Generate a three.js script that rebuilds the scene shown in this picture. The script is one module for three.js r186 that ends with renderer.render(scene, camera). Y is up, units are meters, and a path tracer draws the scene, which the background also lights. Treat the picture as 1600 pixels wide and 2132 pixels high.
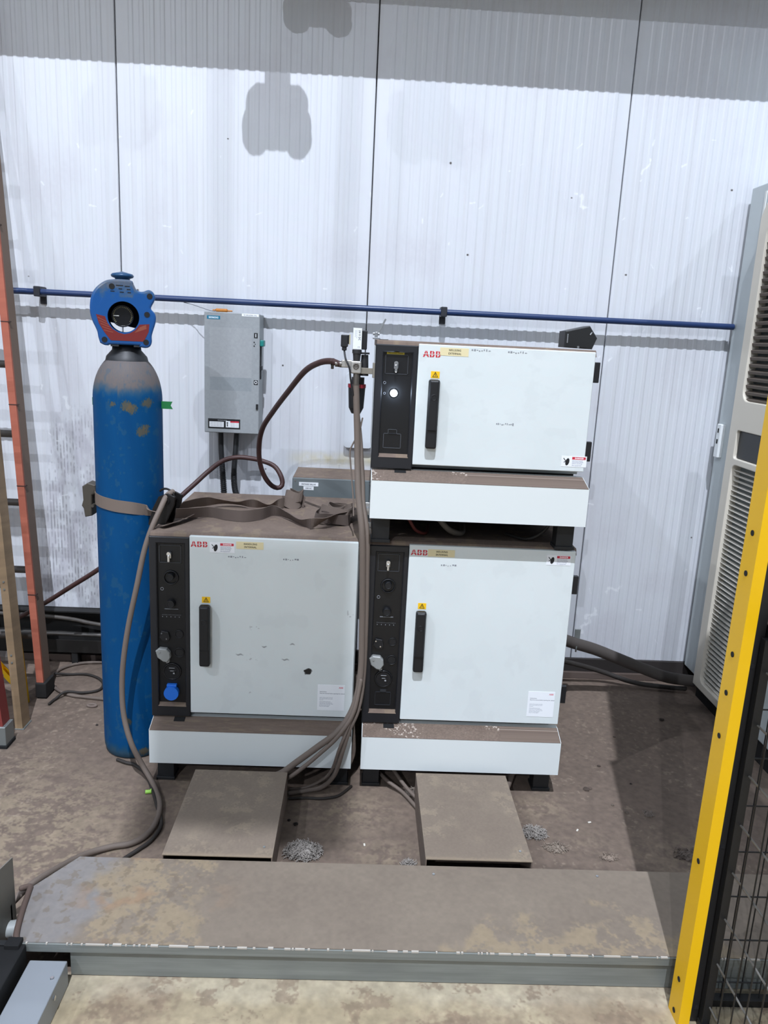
import * as THREE from 'three';
import { RoundedBoxGeometry } from 'three/addons/geometries/RoundedBoxGeometry.js';
import { mergeGeometries, toCreasedNormals } from 'three/addons/utils/BufferGeometryUtils.js';
import { FontLoader } from 'three/addons/loaders/FontLoader.js';
import { TextGeometry } from 'three/addons/geometries/TextGeometry.js';

// ------------------------------------------------------------------ camera, lamps, exposure
const scene = new THREE.Scene();
scene.background = new THREE.Color(0x050506);
const camera = new THREE.PerspectiveCamera(67.35, 1600 / 2132, 0.05, 60);
camera.position.set(-0.0453, 1.6327, 3.62);
camera.rotation.order = 'YXZ';
camera.rotation.set(-0.2221, -0.034, 0.0493);
const renderer = new THREE.WebGLRenderer({ antialias: true });
renderer.toneMapping = THREE.LinearToneMapping;
renderer.toneMappingExposure = 0.92;
renderer.shadowMap.enabled = true;
renderer.shadowMap.type = THREE.PCFSoftShadowMap;

// high-bay lamps of the hall: [x, y, z, candela]; the fitting itself is built further down
const LAMP_COLOR = 0xe9f1ff;
const LAMPS = [
  [-0.2, 13.0, 7.8, 780],
  [-6.0, 13.0, 21.0, 400],
  [-9.0, 13.0, 7.8, 200],
  [9.0, 13.0, 7.8, 200],
];
for (const [x, y, z, cd] of LAMPS) {
  const l = new THREE.PointLight(LAMP_COLOR, cd, 0, 2);
  l.position.set(x, y - 0.06, z);
  l.castShadow = true;
  l.shadow.radius = 2.5;
  l.shadow.mapSize.set(2048, 2048);
  l.shadow.bias = -0.0005;
  l.name = 'high_bay_light';
  scene.add(l);
}

// ------------------------------------------------------------------ small helpers
let seed = 12345;
const rnd = () => { seed = (seed * 1664525 + 1013904223) >>> 0; return seed / 4294967296; };
const V = (x, y, z) => new THREE.Vector3(x, y, z);
const clamp = (v, a = 0, b = 1) => Math.min(b, Math.max(a, v));
const sstep = (a, b, v) => { const t = clamp((v - a) / (b - a)); return t * t * (3 - 2 * t); };
const mixc = (a, b, t) => [a[0] + (b[0] - a[0]) * t, a[1] + (b[1] - a[1]) * t, a[2] + (b[2] - a[2]) * t];
function hash2(ix, iy) { let h = (ix * 374761393 + iy * 668265263) | 0; h = Math.imul(h ^ (h >>> 13), 1274126177); return ((h ^ (h >>> 16)) >>> 0) / 4294967296; }
function vnoise(x, y) {
  const ix = Math.floor(x), iy = Math.floor(y), fx = x - ix, fy = y - iy;
  const ux = fx * fx * (3 - 2 * fx), uy = fy * fy * (3 - 2 * fy);
  const a = hash2(ix, iy), b = hash2(ix + 1, iy), c = hash2(ix, iy + 1), d = hash2(ix + 1, iy + 1);
  return a + (b - a) * ux + (c - a) * uy + (a - b - c + d) * ux * uy;
}
function fbm(x, y, o = 4) { let s = 0, a = 0.5, n = 0; for (let i = 0; i < o; i++) { s += a * vnoise(x, y); n += a; a *= 0.5; x = x * 2.03 + 17.1; y = y * 2.03 + 9.7; } return s / n; }
function tex(w, h, fn, srgb = true) {            // fn(u, v) -> [r,g,b] 0..255 ; v = 0 at the bottom
  const d = new Uint8Array(w * h * 4);
  for (let j = 0; j < h; j++) for (let i = 0; i < w; i++) {
    const c = fn((i + 0.5) / w, (j + 0.5) / h), k = (j * w + i) * 4;
    d[k] = clamp(c[0], 0, 255); d[k + 1] = clamp(c[1], 0, 255); d[k + 2] = clamp(c[2], 0, 255); d[k + 3] = 255;
  }
  const t = new THREE.DataTexture(d, w, h, THREE.RGBAFormat);
  if (srgb) t.colorSpace = THREE.SRGBColorSpace;
  t.magFilter = THREE.LinearFilter; t.minFilter = THREE.LinearMipmapLinearFilter; t.generateMipmaps = true; t.needsUpdate = true;
  return t;
}
function canvasTex(w, h, draw) {
  const c = document.createElement('canvas'); c.width = w; c.height = h;
  draw(c.getContext('2d'), w, h);
  const t = new THREE.CanvasTexture(c); t.colorSpace = THREE.SRGBColorSpace; return t;
}
const std = (color, roughness = 0.6, metalness = 0, extra = {}) => new THREE.MeshStandardMaterial({ color, roughness, metalness, ...extra });
const used = {};
function numbered(name) { if (!(name in used)) { used[name] = 0; return name; } used[name]++; return name + '_' + String(used[name]).padStart(3, '0'); }
function thing(name, label, category, pos = [0, 0, 0], group) {
  const o = new THREE.Group(); o.name = numbered(name); o.position.set(...pos);
  o.userData = { label, category }; if (group) o.userData.group = group;
  scene.add(o); return o;
}
function part(name, geo, m, parent, label) {
  const o = new THREE.Mesh(geo, m); o.name = name; parent.add(o); if (label) o.userData.label = label; return o;
}
function solo(name, geo, m, label, category, group) {
  const o = new THREE.Mesh(geo, m); o.name = numbered(name); o.userData = { label, category }; if (group) o.userData.group = group; scene.add(o); return o;
}
function struct(name, geo, m) { const o = geo ? new THREE.Mesh(geo, m) : new THREE.Group(); o.name = name; o.userData = { kind: 'structure' }; scene.add(o); return o; }
// geometries: box between two corners with a small rounded edge
function bx(x0, x1, y0, y1, z0, z1, r = 0.002) {
  const w = x1 - x0, h = y1 - y0, d = z1 - z0, rr = Math.min(r, w / 2.01, h / 2.01, d / 2.01);
  const g = rr > 0.0004 ? new RoundedBoxGeometry(w, h, d, 1, rr) : new THREE.BoxGeometry(w, h, d);
  g.translate((x0 + x1) / 2, (y0 + y1) / 2, (z0 + z1) / 2); return g;
}
function cyl(r0, r1, h, x, y, z, axis = 'y', seg = 24) {
  const g = new THREE.CylinderGeometry(r1, r0, h, seg);
  if (axis === 'z') g.rotateX(Math.PI / 2); if (axis === 'x') g.rotateZ(-Math.PI / 2);
  g.translate(x, y, z); return g;
}
const M = (...gs) => mergeGeometries(gs.flat().map(g => { const n = g.index ? g.toNonIndexed() : g; for (const k of Object.keys(n.attributes)) if (!['position', 'normal', 'uv'].includes(k)) n.deleteAttribute(k); return n; }));
function tube(pts, r, per = 8, radial = 10, tension = 0.5) {
  const c = new THREE.CatmullRomCurve3(pts.map(p => V(...p)), false, 'catmullrom', tension);
  return new THREE.TubeGeometry(c, (pts.length - 1) * per, r, radial, false);
}
function capTube(pts, r, per = 8, radial = 10) {
  const a = pts[0], b = pts[pts.length - 1];
  const s = new THREE.SphereGeometry(r, 8, 6), e = s.clone(); s.translate(...a); e.translate(...b);
  return M(tube(pts, r, per, radial), s, e);
}
function extrude(pts, depth, bevel = 0, holes = [], seg = 1, curve = 10) {
  const s = pts instanceof THREE.Shape ? pts : new THREE.Shape(pts.map(p => new THREE.Vector2(p[0], p[1])));
  for (const h of holes) s.holes.push(h);
  return new THREE.ExtrudeGeometry(s, { depth, bevelEnabled: bevel > 0, bevelSize: bevel, bevelThickness: bevel, bevelSegments: seg, curveSegments: curve });
}
const circ = (x, y, r) => { const p = new THREE.Path(); p.absarc(x, y, r, 0, Math.PI * 2, true); return p; };
// webbing: control points [x,y,z, ax,ay,az] with the across direction of the band
function ribbon(ctrl, width, thick, per = 10) {
  const c = new THREE.CatmullRomCurve3(ctrl.map(p => V(p[0], p[1], p[2])), false, 'centripetal');
  const a = new THREE.CatmullRomCurve3(ctrl.map(p => V(p[3], p[4], p[5])), false, 'catmullrom', 0.5);
  const n = (ctrl.length - 1) * per, pos = [], uv = [], idx = [];
  for (let i = 0; i <= n; i++) {
    const t = i / n, p = c.getPoint(t), tan = c.getTangent(t), ac = a.getPoint(t).normalize();
    const nr = V(0, 0, 0).crossVectors(tan, ac).normalize();
    for (const [s, k] of [[-1, -1], [1, -1], [1, 1], [-1, 1]]) { const q = p.clone().addScaledVector(ac, s * width / 2).addScaledVector(nr, k * thick / 2); pos.push(q.x, q.y, q.z); uv.push(s * 0.5 + 0.5, t * 10); }
    if (i < n) for (let k = 0; k < 4; k++) { const b = i * 4, k2 = (k + 1) % 4; idx.push(b + k, b + k2, b + 4 + k, b + k2, b + 4 + k2, b + 4 + k); }
  }
  const e = n * 4; idx.push(0, 2, 1, 0, 3, 2, e, e + 1, e + 2, e, e + 2, e + 3);
  const g = new THREE.BufferGeometry(); g.setAttribute('position', new THREE.Float32BufferAttribute(pos, 3)); g.setAttribute('uv', new THREE.Float32BufferAttribute(uv, 2)); g.setIndex(idx);
  return toCreasedNormals(g.toNonIndexed(), 0.7);
}
function uvBox(g, f) { const p = g.attributes.position, u = g.attributes.uv; for (let i = 0; i < p.count; i++) { const r = f(p.getX(i), p.getY(i), p.getZ(i)); u.setXY(i, r[0], r[1]); } return g; }
const FONT = await new FontLoader().loadAsync('fonts/droid/droid_sans_bold.typeface.json');

// ------------------------------------------------------------------ shared materials
const DUST = [104, 89, 79], DUST2 = [115, 100, 89], TAN = [138, 122, 98];
const dustTex = tex(512, 512, (u, v) => {
  const n = fbm(u * 9, v * 9, 5), f = fbm(u * 90, v * 90, 3), p = sstep(0.6, 0.68, fbm(u * 14 + 40, v * 14, 5));
  let c = mixc(DUST, DUST2, clamp(n * 1.3 - 0.2)); c = mixc(c, TAN, p * 0.35); const k = 0.94 + 0.12 * f; return [c[0] * k, c[1] * k, c[2] * k];
});
dustTex.wrapS = dustTex.wrapT = THREE.RepeatWrapping;
const flakeTex = tex(1024, 128, (u, v) => {       // brown dust with pale flaked spots, for the sloped ledges
  const n = fbm(u * 20, v * 3, 5), f = fbm(u * 160, v * 18, 3);
  let c = mixc(DUST, DUST2, n); const area = sstep(0.42, 0.6, fbm(u * 6 + 5, v * 1.5 + 3, 3));
  const fl = sstep(0.63, 0.67, fbm(u * 130 + 9, v * 15 + 3, 3)) * area; c = mixc(c, [196, 184, 172], fl * 0.85);
  const k = 0.88 + 0.24 * f; return [c[0] * k, c[1] * k, c[2] * k];
});
const MT = {
  dust: std(0xffffff, 0.95, 0, { map: dustTex }),
  flake: std(0xffffff, 0.95, 0, { map: flakeTex }),
  black: std(0x141518, 0.45), blackMatte: std(0x0d0d0e, 0.85), bezel: std(0x1b1c20, 0.42), panel: std(0x0c0d10, 0.38),
  steel: std(0xb9bcc0, 0.32, 0.9), chrome: std(0xd8dadd, 0.18, 1), zinc: std(0x9aa09f, 0.45, 0.75),
  grayCable: std(0x6b5f56, 0.7), brownHose: std(0x3f2623, 0.55), darkCable: std(0x2b2622, 0.7),
  blue: std(0x0a4f93, 0.42), yellow: std(0xe6b400, 0.42), post: std(0x1b1a1a, 0.5),
};

// ------------------------------------------------------------------ the hall: floor, walls, ceiling
{
  // floor slabs: the detailed bay in front of the wall and plain slabs around it
  const FX0 = -2.0, FX1 = 2.4, FZ0 = -0.02, FZ1 = 3.2;
  const patches = [[-1.15, 1.35, 0.42, 1], [-1.25, 1.0, 0.2, 0.55], [-0.95, 1.5, 0.3, 0.9], [-0.62, 1.12, 0.16, 0.5], [-0.05, 1.2, 0.2, 0.6], [0.1, 1.46, 0.14, 0.6], [0.66, 1.15, 0.12, 0.6], [0.75, 1.35, 0.12, 0.35], [1.1, 1.42, 0.2, 0.45], [-0.5, 1.25, 0.18, 0.4]];
  const ft = tex(1400, 1024, (u, v) => {
    const x = FX0 + u * (FX1 - FX0), z = FZ0 + (1 - v) * (FZ1 - FZ0);
    const n = fbm(x * 3, z * 3, 5), f = fbm(x * 60, z * 60, 3), m = fbm(x * 14, z * 14, 4);
    let c;
    if (z < 1.93) {
      c = mixc([100, 86, 76], [115, 100, 88], n);
      let t = 0; for (const [px, pz, r, s] of patches) { const d = Math.hypot(x - px, (z - pz) * 1.2) / r; if (d < 1.35) t = Math.max(t, s * (1.35 - d)); }
      const w = fbm(x * 26 + fbm(x * 9, z * 9, 3) * 5, z * 40, 4);
      const g2 = fbm(x * 130, z * 130, 3); t = clamp(t) * sstep(0.45, 0.56, w * 0.5 + m * 0.18 + g2 * 0.34); c = mixc(c, [146, 131, 109], t * 0.7);
      const sp = sstep(0.71, 0.75, fbm(x * 70 + 7, z * 70, 2)) * sstep(0.45, 0.6, fbm(x * 4 + 3, z * 4, 3)); c = mixc(c, [160, 145, 126], sp * 0.35);
    } else {
      c = mixc([146, 132, 106], [166, 152, 126], clamp(n * 1.5 - 0.25));
      const s = sstep(0.46, 0.62, fbm(x * 7 + 11, z * 7, 5) * 0.75 + fbm(x * 90, z * 90, 3) * 0.25); c = mixc(c, [126, 108, 90], s * 0.5);
      const e = sstep(2.03, 1.96, z + (m - 0.5) * 0.09); c = mixc(c, [186, 178, 160], e * 0.4);
      const b = sstep(0.56, 0.64, fbm(x * 16, z * 22 + 4, 4) * 0.7 + fbm(x * 140, z * 140, 2) * 0.3); c = mixc(c, [116, 98, 82], b * 0.5);
    }
    const k = 0.88 + 0.24 * f; return [c[0] * k, c[1] * k, c[2] * k];
  });
  const bump = tex(512, 512, (u, v) => { const f = 255 * fbm(u * 60, v * 60, 4); return [f, f, f]; }, false); bump.wrapS = bump.wrapT = THREE.RepeatWrapping; bump.repeat.set(4, 3);
  const floor = struct('floor');
  const g = bx(FX0, FX1, -0.15, 0, FZ0, FZ1, 0); uvBox(g, (x, y, z) => [(x - FX0) / (FX1 - FX0), 1 - (z - FZ0) / (FZ1 - FZ0)]);
  part('concrete_slab', g, std(0xffffff, 0.9, 0, { map: ft, bumpMap: bump, bumpScale: 0.0015 }), floor);
  const plain = std(0x9a8f7e, 0.9);
  part('concrete_slab', bx(-12.2, FX0, -0.15, 0, FZ0, 26, 0), plain, floor);
  part('concrete_slab', bx(FX1, 12.2, -0.15, 0, FZ0, 26, 0), plain, floor);
  part('concrete_slab', bx(FX0, FX1, -0.15, 0, FZ1, 26, 0), plain, floor);

  // back wall: insulated metal panels with shallow vertical ribs and open joints
  const WX0 = -2.4, WX1 = 2.3, WH = 3.4;
  const scr = []; for (let i = 0; i < 130; i++) scr.push([-2 + rnd() * 4.2, 0.15 + rnd() * 2.4, rnd() * Math.PI, 0.004 + rnd() * 0.014, 0.0015 + rnd() * 0.004]);
  scr.push([0.89, 2.27, -1, 0.035, 0.01], [1.16, 2.42, 1.1, 0.05, 0.006], [-1.42, 1.27, -0.8, 0.03, 0.012], [1.14, 0.33, 0.9, 0.05, 0.014], [1.24, 0.47, 0.4, 0.04, 0.012], [1.12, 0.28, 1.1, 0.06, 0.01]);
  const pin = []; for (let i = 0; i < 26; i++) pin.push([-1.6 + rnd() * 3.2, 0.3 + rnd() * 2.3, 0.003 + rnd() * 0.003]);
  const wt = tex(1400, 1010, (u, v) => {
    const x = WX0 + u * (WX1 - WX0), y = v * WH;
    const n = fbm(x * 2.2, y * 1.6, 4), s = fbm(x * 60, y * 1.4, 3), f = fbm(x * 90, y * 90, 2);
    let c = mixc([197, 200, 205], [206, 208, 212], n);
    c = mixc(c, [188, 188, 190], sstep(0.55, 0.72, s) * 0.25);
    const sm = sstep(0.5, 0.8, fbm(x * 5 + 8, y * 4 + 2, 5)) * (0.6 + 0.8 * f); c = mixc(c, [188, 186, 192], sm * 0.3);
    // black scuffs along the rib crests beside the cylinder
    const env = sstep(-1.52, -1.44, x + (1.2 - y) * 0.14) * sstep(-1.17, -1.24, x) * sstep(1.32, 1.1, y) * sstep(0.22, 0.34, y);
    if (env > 0) { const rib = sstep(0.3, 0.08, Math.abs((((x + 1.152) / 0.0148) % 1 + 1) % 1 - 0.5)); const k = sstep(0.44, 0.66, fbm(x * 70, y * 55, 3) * 0.55 + fbm(x * 12, y * 5, 3) * 0.5); c = mixc(c, [80, 76, 82], env * rib * k * 0.45); c = mixc(c, [168, 166, 174], env * sstep(0.35, 0.65, fbm(x * 30, y * 14, 4)) * 0.5); }
    // yellowish sealant smear above the grey junction box
    const ys = sstep(0.05, 0, Math.abs(y - 1.06)) * sstep(-0.42, -0.3, x) * sstep(0.12, 0, x) * fbm(x * 30, y * 30, 3); c = mixc(c, [196, 186, 150], ys * 0.9);
    for (const [px, py, an, l, w] of scr) { const dx = x - px, dy = y - py; if (Math.abs(dx) > 0.1 || Math.abs(dy) > 0.1) continue; const ca = Math.cos(an), sa = Math.sin(an), a = dx * ca + dy * sa, b = -dx * sa + dy * ca; const k = sstep(1, 0.7, Math.abs(a) / l + (f - 0.5) * 1.2) * sstep(1, 0.4, Math.abs(b + Math.sin(a * 90) * w) / w + (f - 0.5)); c = mixc(c, [226, 228, 230], k * 0.65); }
    for (const [px, py, r] of pin) { if (Math.abs(x - px) < 0.01 && Math.abs(y - py) < 0.01) c = mixc(c, [60, 55, 52], sstep(r, r * 0.5, Math.hypot(x - px, y - py))); }
    return [c[0], c[1], c[2]];
  });
  const wm = std(0xffffff, 0.42, 0, { map: wt });
  const wall = struct('wall_back');
  const S0 = -0.0446, SP = 1.1073;
  const prof = []; const gap = 0.0026, pitch = 0.0443;
  { const w = SP - 2 * gap; prof.push([0, -0.02], [0, -0.003], [0.003, 0]); const nr = 23, m = (w - nr * pitch) / 2;
    for (let i = 0; i < nr; i++) { const a = m + i * pitch; prof.push([a + 0.010, 0], [a + 0.016, 0.0019], [a + 0.028, 0.0019], [a + 0.034, 0]); } prof.push([w - 0.003, 0], [w, -0.003], [w, -0.02]); }
  const panelGeo = (x0) => {
    const pos = [], uv = [], h = 14;
    for (let i = 0; i < prof.length - 1; i++) { const [a, za] = prof[i], [b, zb] = prof[i + 1], xa = x0 + gap + a, xb = x0 + gap + b;
      for (const [x, y, z] of [[xa, 0, za], [xb, 0, zb], [xb, h, zb], [xa, 0, za], [xb, h, zb], [xa, h, za]]) { pos.push(x, y, z); uv.push((x - WX0) / (WX1 - WX0), y / WH); } }
    const g2 = new THREE.BufferGeometry(); g2.setAttribute('position', new THREE.Float32BufferAttribute(pos, 3)); g2.setAttribute('uv', new THREE.Float32BufferAttribute(uv, 2)); g2.computeVertexNormals(); return g2;
  };
  for (let k = -11; k < 11; k++) part('panel', panelGeo(S0 + k * SP), wm, wall);
  part('panel_core', bx(-12.2, 12.2, -0.15, 14, -0.25, -0.019, 0), std(0x3a3a3c, 0.9), wall);
  const shell = std(0x83878a, 0.8);
  struct('wall_left', bx(-12.4, -12.2, -0.15, 14, -0.25, 26.2, 0), shell);
  struct('wall_right', bx(12.2, 12.4, -0.15, 14, -0.25, 26.2, 0), shell);
  struct('wall_front', bx(-12.4, 12.4, -0.15, 14, 26, 26.2, 0), shell);
  struct('ceiling', bx(-12.4, 12.4, 14, 14.2, -0.25, 26.2, 0), std(0x5f6366, 0.85));
  const bb = struct('baseboard_back');
  part('kick_plate', bx(-12, 12, 0.034, 0.101, 0.002, 0.02, 0.001), std(0x2d2826, 0.7), bb);
  part('floor_sill', bx(-12, 12, 0, 0.034, 0.002, 0.034, 0.003), std(0x5a4d46, 0.9), bb);
}

// ------------------------------------------------------------------ lamps of the hall and the girder above the frame
const lampHousing = std(0x3b3e42, 0.5, 0.4), lampLens = std(0xffffff, 0.5, 0, { emissive: 0xe9f1ff, emissiveIntensity: 3 });
const lampWords = ['above the cabinets nearest the panelled wall', 'in the middle of the hall behind the viewer', 'over the ladders on the left side', 'over the air-conditioned enclosure on the right'];
LAMPS.forEach(([x, y, z], i) => {
  const t = thing('high_bay_lamp', 'round grey high-bay lamp hanging ' + lampWords[i], 'lamp', [x, y, z], 'high-bay lamps under the ceiling');
  const g = new THREE.LatheGeometry([[0.02, 0.2], [0.06, 0.19], [0.08, 0.06], [0.15, 0.03], [0.16, 0], [0.15, -0.01]].map(p => new THREE.Vector2(...p)), 28);
  part('housing', g, lampHousing, t); part('lens', cyl(0.14, 0.14, 0.01, 0, 0, 0), lampLens, t); part('hanger_rod', cyl(0.008, 0.008, 0.82, 0, 0.59, 0, 'y', 8), lampHousing, t);
});
{
  const m = std(0x6f757b, 0.6, 0.2);
  const t = thing('wall_girder', 'grey steel box girder carried along the upper wall', 'girder', [0, 3.16, 0]);
  part('beam', bx(-9.9, 9.9, 0, 0.46, 0.12, 0.342, 0.004), m, t);
  for (const x of [-7.8, -5.2, -2.6, 2.9, 5.6, 8.2]) part('bracket', M(bx(x - 0.03, x + 0.03, 0.0, 0.5, 0.002, 0.12), bx(x - 0.03, x + 0.03, 0.46, 0.5, 0.002, 0.342)), m, t);
  const h = thing('hoist_trolley', 'rounded grey hoist trolley hanging from the wall girder', 'hoist', [-0.45, 3.128, 0.533]);
  h.scale.set(1.25, 1.1, 1);
  part('neck', bx(-0.04, 0.04, 0.1, 0.52, -0.04, 0.04, 0.01), m, h);
  const rb = (x0, x1, y0, y1, r) => { const g = new RoundedBoxGeometry(x1 - x0, y1 - y0, 0.1, 5, r); g.translate((x0 + x1) / 2, (y0 + y1) / 2, 0); return g; };
  part('motor', rb(-0.1, 0.1, 0.1, 0.19, 0.044), m, h);
  part('drum', M(rb(-0.112, 0.112, 0.025, 0.13, 0.049), new THREE.SphereGeometry(0.045, 20, 14).translate(-0.066, 0.045, 0), new THREE.SphereGeometry(0.045, 20, 14).translate(0.07, 0.04, 0)), m, h);
  part('support_arm', bx(-0.04, 0.04, 0.3, 0.36, -0.19, 0.04, 0.004), m, h);
  // unseen hood over the cell on the right and an unseen heater near the ceiling lamp, both added to cast shade
  const blocker = thing('shade_blocker', 'flat added shade-casting hood hanging over the right of the cell', 'blocker', [0, 2.9, 0]);
  part('blocker_sheet', extrude([[0.9, -1.85], [0.76, -2.415], [0.735, -2.7], [0.69, -2.94], [0.63, -3.35], [3.2, -3.35], [3.2, -1.85]], 0.05, 0).rotateX(-Math.PI / 2), m, blocker);
  for (const [x, z] of [[2.3, 1.95], [3.0, 1.95], [2.3, 3.2], [3.0, 3.2]]) part('hanger_rod', cyl(0.008, 0.008, 11.05, x, 5.57, z, 'y', 8), m, blocker);
  const dk = thing('shade_occluder', 'grey added shade-casting heater hanging high below the hall lamp', 'occluder', [-0.3, 6.5, 4.43]);
  part('occluder_box', bx(-0.18, 0.18, 0, 0.12, -0.2, 0.2, 0.01), m, dk); part('occluder_disc', cyl(0.05, 0.05, 0.02, 0, 0.06, 0.2, 'z', 24), m, dk);
  for (const x of [-0.12, 0.12]) part('hanger_rod', cyl(0.006, 0.006, 7.4, x, 3.8, 0, 'y', 8), m, dk);
}

// ------------------------------------------------------------------ blue air pipe along the wall
{
  const t = thing('air_pipe', 'long blue compressed-air pipe running across the white wall', 'pipe', [0, 1.759, 0]);
  part('tube', cyl(0.0135, 0.0135, 3.35, -0.05, 0, 0.06, 'x', 16), std(0x182f58, 0.35), t);
  const c = part('clamp', M(bx(0.286, 0.314, -0.05, 0.022, 0.0, 0.008), bx(0.286, 0.314, -0.02, 0.024, 0.006, 0.08, 0.004)), std(0x23252b, 0.5), t);
  part('clamp', M(bx(-1.514, -1.486, -0.05, 0.022, 0.0, 0.008), bx(-1.514, -1.486, -0.02, 0.024, 0.006, 0.08, 0.004)), std(0x23252b, 0.5), t);
}

// ------------------------------------------------------------------ robot controller cabinets
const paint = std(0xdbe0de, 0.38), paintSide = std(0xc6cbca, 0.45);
const W = 0.725;
function label(w, h, px, draw) {                 // a thin printed sticker: box with the print on its front
  const t = canvasTex(px, Math.round(px * h / w), draw);
  const g = new THREE.BoxGeometry(w, h, 0.0008);
  return [g, std(0xffffff, 0.5, 0, { map: t })];
}
const tapeLabel = (a, b) => label(0.094, 0.026, 376, (c, w, h) => {
  c.fillStyle = '#e0d3a8'; c.fillRect(0, 0, w, h); c.fillStyle = '#2a2618'; c.textAlign = 'center'; c.textBaseline = 'middle';
  c.font = 'bold ' + h * 0.34 + 'px sans-serif'; c.fillText(a, w * 0.52, h * 0.3); c.fillText(b, w * 0.52, h * 0.72);
});
const dangerDraw = (c, w, h) => {
  c.fillStyle = '#e8eaec'; c.fillRect(0, 0, w, h); c.fillStyle = '#c22a3c'; c.fillRect(w * 0.42, h * 0.08, w * 0.54, h * 0.24);
  c.fillStyle = '#ffffff'; c.font = 'bold ' + h * 0.2 + 'px sans-serif'; c.textAlign = 'center'; c.textBaseline = 'middle'; c.fillText('DANGER', w * 0.7, h * 0.2);
  c.fillStyle = '#15161a'; c.beginPath(); c.ellipse(w * 0.24, h * 0.55, w * 0.075, h * 0.34, 0.2, 0, 7); c.fill();
  c.lineWidth = h * 0.07; c.strokeStyle = '#15161a'; c.beginPath(); c.moveTo(w * 0.08, h * 0.22); c.lineTo(w * 0.18, h * 0.5); c.lineTo(w * 0.1, h * 0.6); c.stroke();
  c.fillStyle = '#3c4668'; c.textAlign = 'left'; c.font = h * 0.13 + 'px sans-serif'; for (const [y, s] of [[0.43, 'Electrical hazard'], [0.56, 'Disconnect power'], [0.69, 'before servicing'], [0.86, 'this equipment']]) c.fillText(s, w * 0.43, h * y);
};
const dangerL = label(0.086, 0.037, 344, dangerDraw);
const paperL = label(0.098, 0.1, 392, (c, w, h) => {
  c.fillStyle = '#eceff2'; c.fillRect(0, 0, w, h); c.fillStyle = '#c8102e'; c.font = 'bold ' + h * 0.08 + 'px sans-serif'; c.textAlign = 'right'; c.textBaseline = 'middle'; c.fillText('ABB', w * 0.94, h * 0.1);
  c.fillStyle = '#2b3040'; c.textAlign = 'left'; c.font = 'bold ' + h * 0.042 + 'px sans-serif'; c.fillText('Instructions', w * 0.08, h * 0.27); c.fillText('Read the manual before opening the cabinet', w * 0.08, h * 0.335);
  c.font = h * 0.036 + 'px sans-serif'; c.fillStyle = '#586072';
  [['Switch off the mains and wait', 0.5], ['five minutes before you open', 0.545], ['the door', 0.59], ['Only qualified personnel', 0.66], ['may work on this equipment', 0.705], ['Keep the filter clean and check', 0.75], ['the fans at every service', 0.795], ['Keep this label legible', 0.84]].forEach(([s, y]) => c.fillText(s, w * 0.08, h * y));
});
const warnL = label(0.029, 0.022, 232, (c, w, h) => {
  c.fillStyle = '#f2c014'; c.fillRect(0, 0, w, h); c.strokeStyle = '#1a1608'; c.lineWidth = h * 0.09; c.lineJoin = 'round'; c.beginPath(); c.moveTo(w * 0.5, h * 0.14); c.lineTo(w * 0.78, h * 0.84); c.lineTo(w * 0.22, h * 0.84); c.closePath(); c.stroke();
  c.beginPath(); c.lineWidth = h * 0.07; c.moveTo(w * 0.53, h * 0.32); c.lineTo(w * 0.46, h * 0.56); c.lineTo(w * 0.54, h * 0.54); c.lineTo(w * 0.49, h * 0.78); c.stroke();
});
const nameL = label(0.08, 0.0085, 480, (c, w, h) => { c.fillStyle = '#9a9a9c'; c.fillRect(0, 0, w * 0.5, h); c.fillStyle = '#a01c34'; c.fillRect(w * 0.5, 0, w * 0.5, h); c.fillStyle = '#111'; c.font = 'bold ' + h * 0.8 + 'px sans-serif'; c.textBaseline = 'middle'; c.textAlign = 'center'; c.fillText('DRIVE MODULE', w * 0.25, h * 0.55, w * 0.46); c.fillStyle = '#d9a0a8'; c.fillText('CONTROL', w * 0.74, h * 0.55, w * 0.4); });
const yellowL = label(0.058, 0.014, 348, (c, w, h) => { c.fillStyle = '#b9a51f'; c.fillRect(0, 0, w, h); c.fillStyle = '#2a260a'; c.font = 'bold ' + h * 0.4 + 'px sans-serif'; c.textAlign = 'center'; c.textBaseline = 'middle'; c.fillText('WARNING', w / 2, h * 0.3); c.fillText('Disconnect mains', w / 2, h * 0.72); });
const dotsL = label(0.07, 0.014, 350, (c, w, h) => { c.fillStyle = '#0d0e11'; c.fillRect(0, 0, w, h); c.fillStyle = '#8d9094'; for (let i = 0; i < 14; i++) { c.fillRect(w * (0.03 + i * 0.07), h * 0.12, w * 0.02, h * 0.14); if (i % 3 === 0) c.fillRect(w * (0.03 + i * 0.07), h * 0.6, w * 0.03, h * 0.25); } });
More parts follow.
